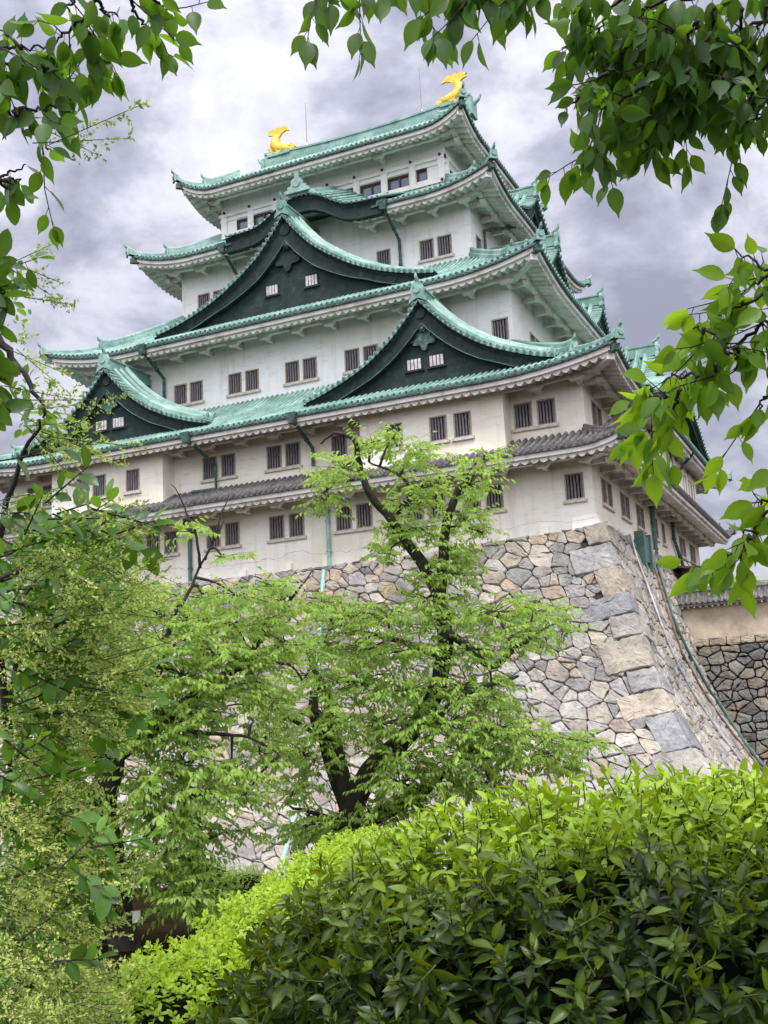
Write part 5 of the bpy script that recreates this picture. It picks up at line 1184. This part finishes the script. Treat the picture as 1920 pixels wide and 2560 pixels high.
# ------------------------------------------------------------------ the flowering shrub along the left edge
def flower_shrub():
    r_ = np.random.default_rng(61); b = at(60, 2500, 4.2); b[2] = gz(b[0], b[1])
    T = thing("flowering_shrub", tuple(b), "pale yellow flowering shrub with glossy green leaves, filling the lower left edge", "shrub")
    m = MB(); m.smooth = True; cl = Cloud(); fl = Cloud(); gs = MB()
    stems = [[tuple(b), A(40, 1900, 3.9), A(20, 1600, 3.7), A(60, 1300, 3.5), A(150, 1140, 3.4)], [tuple(b), A(120, 1900, 3.9), A(130, 1650, 3.7), A(180, 1450, 3.6), A(230, 1290, 3.5)], [A(20, 1600, 3.7), A(-10, 1250, 3.5), A(30, 1040, 3.4), A(90, 900, 3.3)],
             [A(-40, 1260, 3.4), A(60, 1230, 3.35), A(160, 1180, 3.3), A(250, 1100, 3.3)], [A(-40, 1420, 3.4), A(70, 1380, 3.35), A(170, 1330, 3.3)], [A(120, 1900, 3.9), A(200, 1950, 3.7), A(260, 2000, 3.6)], [A(60, 2130, 3.7), A(120, 2080, 3.5), A(190, 2140, 3.4)], [A(-30, 700, 3.3), A(20, 760, 3.3), A(60, 830, 3.3), A(100, 900, 3.3)]]
    for s in stems: limb(m, s, 0.016, 0.004, r_, 0.02, 6)
    V, F = LEAF_SMALL
    # panicles: a drooping stalk set with spikes of tiny florets
    blobs = [(60, 1200, 90, 50, 3.5, 22), (160, 1160, 80, 40, 3.4, 20), (220, 1230, 60, 40, 3.5, 16), (90, 1290, 100, 50, 3.5, 26), (190, 1320, 80, 50, 3.5, 22), (60, 1400, 90, 60, 3.6, 26), (160, 1430, 80, 60, 3.6, 24), (40, 1530, 80, 60, 3.7, 24), (170, 1540, 80, 50, 3.6, 24), (220, 1490, 40, 30, 3.6, 10), (60, 1640, 75, 60, 3.7, 24), (50, 1760, 90, 70, 3.7, 28), (120, 1850, 80, 70, 3.7, 26), (40, 1900, 70, 70, 3.7, 24), (85, 1970, 95, 70, 3.7, 32), (50, 2080, 90, 70, 3.6, 28), (105, 2140, 70, 60, 3.6, 24), (165, 2185, 45, 30, 3.6, 8), (30, 2180, 70, 50, 3.5, 18),
             (70, 860, 50, 50, 3.3, 5), (110, 920, 50, 30, 3.3, 6), (40, 640, 40, 60, 3.3, 3), (40, 760, 40, 30, 3.3, 3), (20, 1090, 30, 20, 3.4, 4), (150, 1000, 20, 20, 3.4, 1), (30, 560, 60, 20, 3.3, 2), (95, 285, 40, 20, 3.0, 3), (90, 970, 20, 10, 3.3, 2)]
    L1, D1, N1, S1, T1_ = [], [], [], [], []
    for (u, v, ru, rv, d, n) in blobs:
        zone = 0 if v < 1330 else (1 if v < 1700 else 2)
        for i in range(int(n*(1.0, 1.5, 2.2)[zone]) if n > 8 else n):
            c = A(u+r_.normal(0, 0.55)*ru, v+r_.normal(0, 0.55)*rv, d+r_.uniform(-0.55, 0.2)); pd = unit(RGT*r_.uniform(0.2, 1.0)+FWD*r_.normal(0, .5)+np.array([0, 0, r_.uniform(-0.45, 0.35)])); pl = r_.uniform(0.10, 0.22)
            gs.tube([c-pd*0.03, c+pd*pl*0.5, c+pd*pl], [0.0016, 0.0012, 0.0008], 4, cap=False)
            tone = r_.uniform(*((0.0, 0.6), (0.15, 1.0), (0.3, 1.0))[zone])
            for k in range(7):
                p = c+pd*pl*(k+0.5)/7; sd_ = unit(pd*1.0+r_.normal(0, 0.45, 3)+np.array([0, 0, -0.15])); sl = r_.uniform(0.04, 0.075)*(1-0.06*k)
                nf = 10
                for j in range(nf):
                    L1.append(p+sd_*sl*(j+0.5)/nf+r_.normal(0, 0.0022, 3)); D1.append(unit(sd_+r_.normal(0, 0.8, 3))); N1.append(r_.normal(0, 1, 3)); S1.append(r_.uniform(0.009, 0.015)); T1_.append(np.clip(tone+r_.normal(0, 0.2), 0, 1))
    fl.add(V, F, frames(np.array(D1), np.array(N1)), L1, S1, T1_)
    # leaves of the shrub
    lb = [(60, 1060, 80, 40, 3.1, 14), (150, 1120, 90, 40, 3.1, 22), (240, 1150, 50, 30, 3.1, 14), (40, 1180, 70, 50, 3.2, 22), (120, 1230, 90, 50, 3.2, 22), (30, 1300, 60, 60, 3.2, 24), (100, 1400, 90, 60, 3.3, 22), (40, 1500, 60, 60, 3.3, 24), (60, 1650, 60, 60, 3.3, 24), (120, 1480, 60, 60, 3.2, 14), (150, 1680, 40, 60, 3.1, 12), (230, 1470, 50, 40, 3.1, 12), (220, 1560, 50, 30, 3.0, 8), (60, 1590, 60, 40, 3.2, 14), (30, 1800, 60, 70, 3.3, 14), (130, 1750, 50, 50, 3.1, 10), (180, 1840, 50, 40, 3.0, 14), (130, 1890, 40, 30, 3.0, 10), (40, 2000, 50, 60, 3.2, 12), (50, 2120, 60, 60, 3.2, 14), (130, 2080, 60, 50, 3.1, 8), (180, 1100, 60, 20, 3.0, 10), (20, 980, 40, 30, 3.2, 6)]
    L1, D1, N1, S1, T1_ = [], [], [], [], []
    for (u, v, ru, rv, d, n) in lb:
        for i in range(max(1, n//5)):
            c = A(u+r_.normal(0, 0.5)*ru, v+r_.normal(0, 0.5)*rv, d+r_.uniform(-.15, .3)); sd_ = unit(RGT*r_.uniform(0.2, 1)+np.array([0, 0, r_.uniform(-0.5, 0.5)])+FWD*r_.normal(0, .4)); ln = r_.uniform(0.1, 0.2)
            m.tube([c-sd_*0.03, c+sd_*ln*0.5, c+sd_*ln], [0.003, 0.0022, 0.0012], 5, cap=False); tone = r_.uniform(0.1, 1)
            for k in range(6):
                s = 1 if k % 2 else -1; dl = unit(sd_*0.8+np.cross(sd_, AX_F)*s*r_.uniform(.4, 1)+np.array([0, 0, -0.25])+r_.normal(0, .25, 3))
                L1.append(c+sd_*ln*(k+0.5)/6); D1.append(dl); N1.append(unit(np.array([0, 0, 1.0])-AX_F*0.5+r_.normal(0, .45, 3))); S1.append(r_.uniform(0.045, 0.085)); T1_.append(np.clip(tone+r_.normal(0, .15), 0, 1))
    z5 = lambda a, b: (a/1.659/K, (1300+b/1.659)/K)
    arcs = [((-80, 700), (120, 790), (230, 870), (280, 940)), ((-40, 860), (200, 1050), (350, 1090)), ((0, 1060), (120, 1130), (210, 1260), (290, 1310)), ((60, 1480), (200, 1430), (330, 1400), (420, 1405), (450, 1450)), ((150, 1560), (270, 1590), (350, 1615), (410, 1640)), ((-80, 340), (60, 290), (200, 300), (380, 400)), ((100, 40), (300, 60), (430, 90), (540, 130)), ((60, 620), (150, 640), (300, 660), (500, 710)), ((-60, 1250), (60, 1290), (160, 1390)), ((-60, 180), (80, 120), (200, 40), (330, 20)), ((-40, 480), (120, 500), (240, 590)), ((120, 800), (300, 800), (480, 780), (540, 820))]
    for arc in arcs:
        P_ = smooth_path([(*z5(a, b), 3.3) for a, b in arc], 5); P_ = np.array([A(*x) for x in P_]); m.tube(P_, list(np.linspace(0.004, 0.0015, len(P_))), 5)
        for k in range(int(1.25*len(P_))):
            t = k/1.25; i0 = min(int(t), len(P_)-2); p = P_[i0]*(1-(t-i0))+P_[i0+1]*(t-i0); td = unit(P_[i0+1]-P_[i0]); s = 1 if k % 2 else -1
            D1.append(unit(td*r_.uniform(.5, 1)+np.cross(td, AX_F)*s*r_.uniform(.3, 1)+np.array([0, 0, -0.3])+r_.normal(0, .2, 3))); L1.append(p); N1.append(unit(np.array([0, 0, 1.0])-AX_F*0.6+r_.normal(0, .35, 3))); S1.append(r_.uniform(0.04, 0.072)); T1_.append(np.clip(0.8+r_.normal(0, .25), 0, 1))
    cl.add(LEAF_OVAL[0], LEAF_OVAL[1], frames(np.array(D1), np.array(N1)), L1, S1, T1_)
    # fine inner foliage
    L1, D1, N1, S1, T1_ = [], [], [], [], []
    for (u, v, ru, rv, d, n) in blobs[:22]:
        for i in range(n*12):
            L1.append(A(u+r_.normal(0, 0.6)*ru, v+r_.normal(0, 0.6)*rv, d+0.3+r_.uniform(-0.3, 0.5))); D1.append(r_.normal(0, 1, 3)+[0, 0, -.4]); N1.append(r_.normal(0, 0.6, 3)+[0, 0, 1]); S1.append(r_.uniform(0.02, 0.05)); T1_.append(r_.uniform(0.0, 0.9))
    cl.add(LEAF_OVAL[0], LEAF_OVAL[1], frames(np.array(D1), np.array(N1)), L1, S1, T1_)
    m.build("stems", M_BARK, T); gs.build("flower_stalks", M_STALK, T); cl.build("leaves", M_OVAL, T); fl.build("flowers", M_FLOWER, T)
flower_shrub()

# ------------------------------------------------------------------ hedges and clipped bushes
def G(r, f, z): return CAM*np.array([1, 1, 0]) + RGT*r + FWD*f + np.array([0, 0, z])
def superell(c, a, b, h, n, rg, p=2.6, front=True):
    """points and outward normals on a rounded hedge body; c = centre on the ground (r, f)"""
    P, Nn = [], []
    while len(P) < n:
        q = rg.normal(0, 1, 3); q[2] = abs(q[2]); s = (abs(q[0])**p+abs(q[1])**p+abs(q[2])**p)**(1/p); q = q/s
        nn = np.sign(q)*np.abs(q)**(p-1)/np.array([a, b, h]); nn = nn/np.linalg.norm(nn)
        P.append((q[0]*a, q[1]*b, q[2]*h)); Nn.append(nn)
    return np.array(P), np.array(Nn)
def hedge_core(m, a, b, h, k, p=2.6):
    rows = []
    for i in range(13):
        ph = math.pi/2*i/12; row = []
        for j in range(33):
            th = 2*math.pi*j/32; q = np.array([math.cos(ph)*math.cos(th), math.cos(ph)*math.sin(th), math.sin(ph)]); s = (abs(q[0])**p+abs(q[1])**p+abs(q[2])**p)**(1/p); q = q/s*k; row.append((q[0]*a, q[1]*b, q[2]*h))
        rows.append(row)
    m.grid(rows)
def to_world(P, r, f, z, ang):
    c, s = math.cos(ang), math.sin(ang); x = P[:, 0]*c-P[:, 1]*s; y = P[:, 0]*s+P[:, 1]*c
    return x[:, None]*RGT+y[:, None]*FWD+P[:, 2:3]*np.array([0, 0, 1.0]) + G(r, f, z)*1.0
def make_hedge(name, label, cat, bodies, mat, tmpl, nshoot, nleaf, size, seed, tint_top=0.9, group=None, up=0.5, spread=0.9, jit=0.06, twl=0.06, lowt=0.10, topp=1.3):
    r_ = np.random.default_rng(seed); r0, f0 = bodies[0][0], bodies[0][1]; zb = bodies[0][6]
    T = thing(name, tuple(G(r0, f0, zb)), label, cat, group); core = MB(); core.smooth = True; cl = Cloud(); tw = MB(); L1, D1, N1, S1, T1_ = [], [], [], [], []
    for (r, f, a, b, h, ang, z) in bodies:
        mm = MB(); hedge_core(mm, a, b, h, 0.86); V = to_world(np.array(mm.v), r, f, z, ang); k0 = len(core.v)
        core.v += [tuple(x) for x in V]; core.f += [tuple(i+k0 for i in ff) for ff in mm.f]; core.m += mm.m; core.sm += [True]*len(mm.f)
        n = int(nshoot*a*b); P, Nn = superell(None, a, b, h, n, r_); Pw = to_world(P, r, f, z, ang); Nw = to_world(Nn, 0, 0, 0, ang)-G(0, 0, 0)
        for p, nn in zip(Pw, Nw):
            if (p-CAM)@FWD > f+0.75*b and tint_top > 2: continue
            dp = r_.uniform(-1.8, 1.0)*jit; p = p+nn*dp; ax = unit(nn*0.7+np.array([0, 0, up])+r_.normal(0, 0.35, 3)); tone = np.clip(lowt+0.85*max(0, nn[2])**topp*tint_top+0.10*dp/jit+r_.normal(0, 0.10), 0, 1)  # yellow new shoots on top; shade on the sides put into the tone
            tw.tube([p-ax*twl, p], [0.003*size[1]/0.1, 0.002*size[1]/0.1], 4, cap=False)
            k = int(nleaf*r_.uniform(0.7, 1.35)); a0 = r_.uniform(0, 6.28); e1 = unit(np.cross(ax, [0.3, 0.2, 1])); e2 = np.cross(ax, e1)
            for i in range(k):
                w = a0+i*2.4; t = i/k; sp = spread*(1.25-0.75*t)
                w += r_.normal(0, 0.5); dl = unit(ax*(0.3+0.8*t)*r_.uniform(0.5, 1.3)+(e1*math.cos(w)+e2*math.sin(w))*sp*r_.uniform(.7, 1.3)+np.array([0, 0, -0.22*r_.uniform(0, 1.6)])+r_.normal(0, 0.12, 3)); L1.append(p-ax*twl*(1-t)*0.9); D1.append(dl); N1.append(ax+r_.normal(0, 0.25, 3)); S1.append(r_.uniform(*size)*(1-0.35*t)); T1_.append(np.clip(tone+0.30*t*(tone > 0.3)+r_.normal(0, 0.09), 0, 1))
    cl.add(tmpl[0], tmpl[1], frames(np.array(D1), np.array(N1)), L1, S1, T1_)
    core.build("shade_core", M_CORE, T); tw.build("twigs", M_STALK, T); cl.build("leaves", mat, T); return T  # solid dark core stands for the shade behind the leaves
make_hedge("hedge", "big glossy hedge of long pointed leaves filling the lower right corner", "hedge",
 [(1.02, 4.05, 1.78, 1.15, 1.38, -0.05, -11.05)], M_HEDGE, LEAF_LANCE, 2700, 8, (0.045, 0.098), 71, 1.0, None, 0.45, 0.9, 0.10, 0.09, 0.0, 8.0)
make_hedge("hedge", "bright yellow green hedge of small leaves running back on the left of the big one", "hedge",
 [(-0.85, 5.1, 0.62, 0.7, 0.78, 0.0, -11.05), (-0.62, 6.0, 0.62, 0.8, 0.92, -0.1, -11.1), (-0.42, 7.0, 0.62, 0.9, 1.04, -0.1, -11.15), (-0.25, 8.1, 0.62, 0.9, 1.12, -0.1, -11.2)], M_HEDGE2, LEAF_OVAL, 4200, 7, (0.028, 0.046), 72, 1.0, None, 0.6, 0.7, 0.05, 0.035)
for i, (u, v, d, a, lab) in enumerate([(462, 1905, 18.5, 0.42, "smaller round clipped bush beside the cherry trunk"), (530, 1935, 17.5, 0.55, "larger round clipped bush nearest the green downpipe")]):
    c = A(u, v, d); rr = (c-CAM)@RGT; ff = (c-CAM)@FWD; zb = c[2]-0.35
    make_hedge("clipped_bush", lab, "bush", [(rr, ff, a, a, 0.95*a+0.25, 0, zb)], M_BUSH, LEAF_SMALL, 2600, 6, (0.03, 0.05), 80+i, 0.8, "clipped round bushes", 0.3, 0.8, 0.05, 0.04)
# bushes under the trees and weeds at the foot of the flank
if 0: make_hedge("shrub", "loose green shrub in the shade under the left cherry tree", "shrub", [((A(400, 1960, 15)-CAM)@RGT, (A(400, 1960, 15)-CAM)@FWD, 1.1, 0.9, 1.0, 0, -12.4)], M_BUSH, LEAF_FAR, 420, 7, (0.06, 0.10), 90, 0.6, None, 0.2, 0.9, 0.15, 0.1)
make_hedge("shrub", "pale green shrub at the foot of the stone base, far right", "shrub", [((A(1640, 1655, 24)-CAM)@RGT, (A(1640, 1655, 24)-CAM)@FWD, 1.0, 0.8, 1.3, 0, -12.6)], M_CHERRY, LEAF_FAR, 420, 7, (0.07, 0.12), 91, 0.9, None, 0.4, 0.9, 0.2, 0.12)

# ------------------------------------------------------------------ the near branches' cherry tree: unseen overhead crown, shaped to shade the hedge
r_ = np.random.default_rng(95); b = G(2.6, -1.6, 0); b[2] = gz(b[0], b[1])-0.1
T = thing("cherry_tree", tuple(b), "spreading cherry tree whose leafy crown hangs over the viewer's head", "tree"); m = MB(); m.smooth = True
fk = b+np.array([0, 0, 2.4]); m.tube([b, b+[0, 0, 1.2], fk], [0.26, 0.2, 0.18], 10); ends = []
for k in range(11):
    a = 2*math.pi*k/11+0.2; e_ = G(2.6+3.6*math.cos(a), -1.6+3.4*math.sin(a), b[2]+4.3+r_.uniform(-.3, .5)); m.tube(smooth_path([fk, (fk+e_)/2+np.array([0, 0, 0.5]), e_], 4), list(np.linspace(0.11, 0.02, 9)), 6); ends.append(e_)
m.build("trunk", M_BARK, T); cl = Cloud(); pts = []
for k in range(1500):
    a = r_.uniform(0, 6.283); rr = 3.3*math.sqrt(r_.uniform(0, 1)); f_ = -2.0+rr*math.sin(a)
    pts.append(G(3.0+1.3*rr*math.cos(a), f_, b[2]+4.6+r_.uniform(-.5, .9)+0.12*max(0, f_)))
sprays(cl, None, pts, r_, 0.5, 10, (0.10, 0.15), 0.5, LEAF_FAR, None); cl.build("crown", M_NEAR, T)
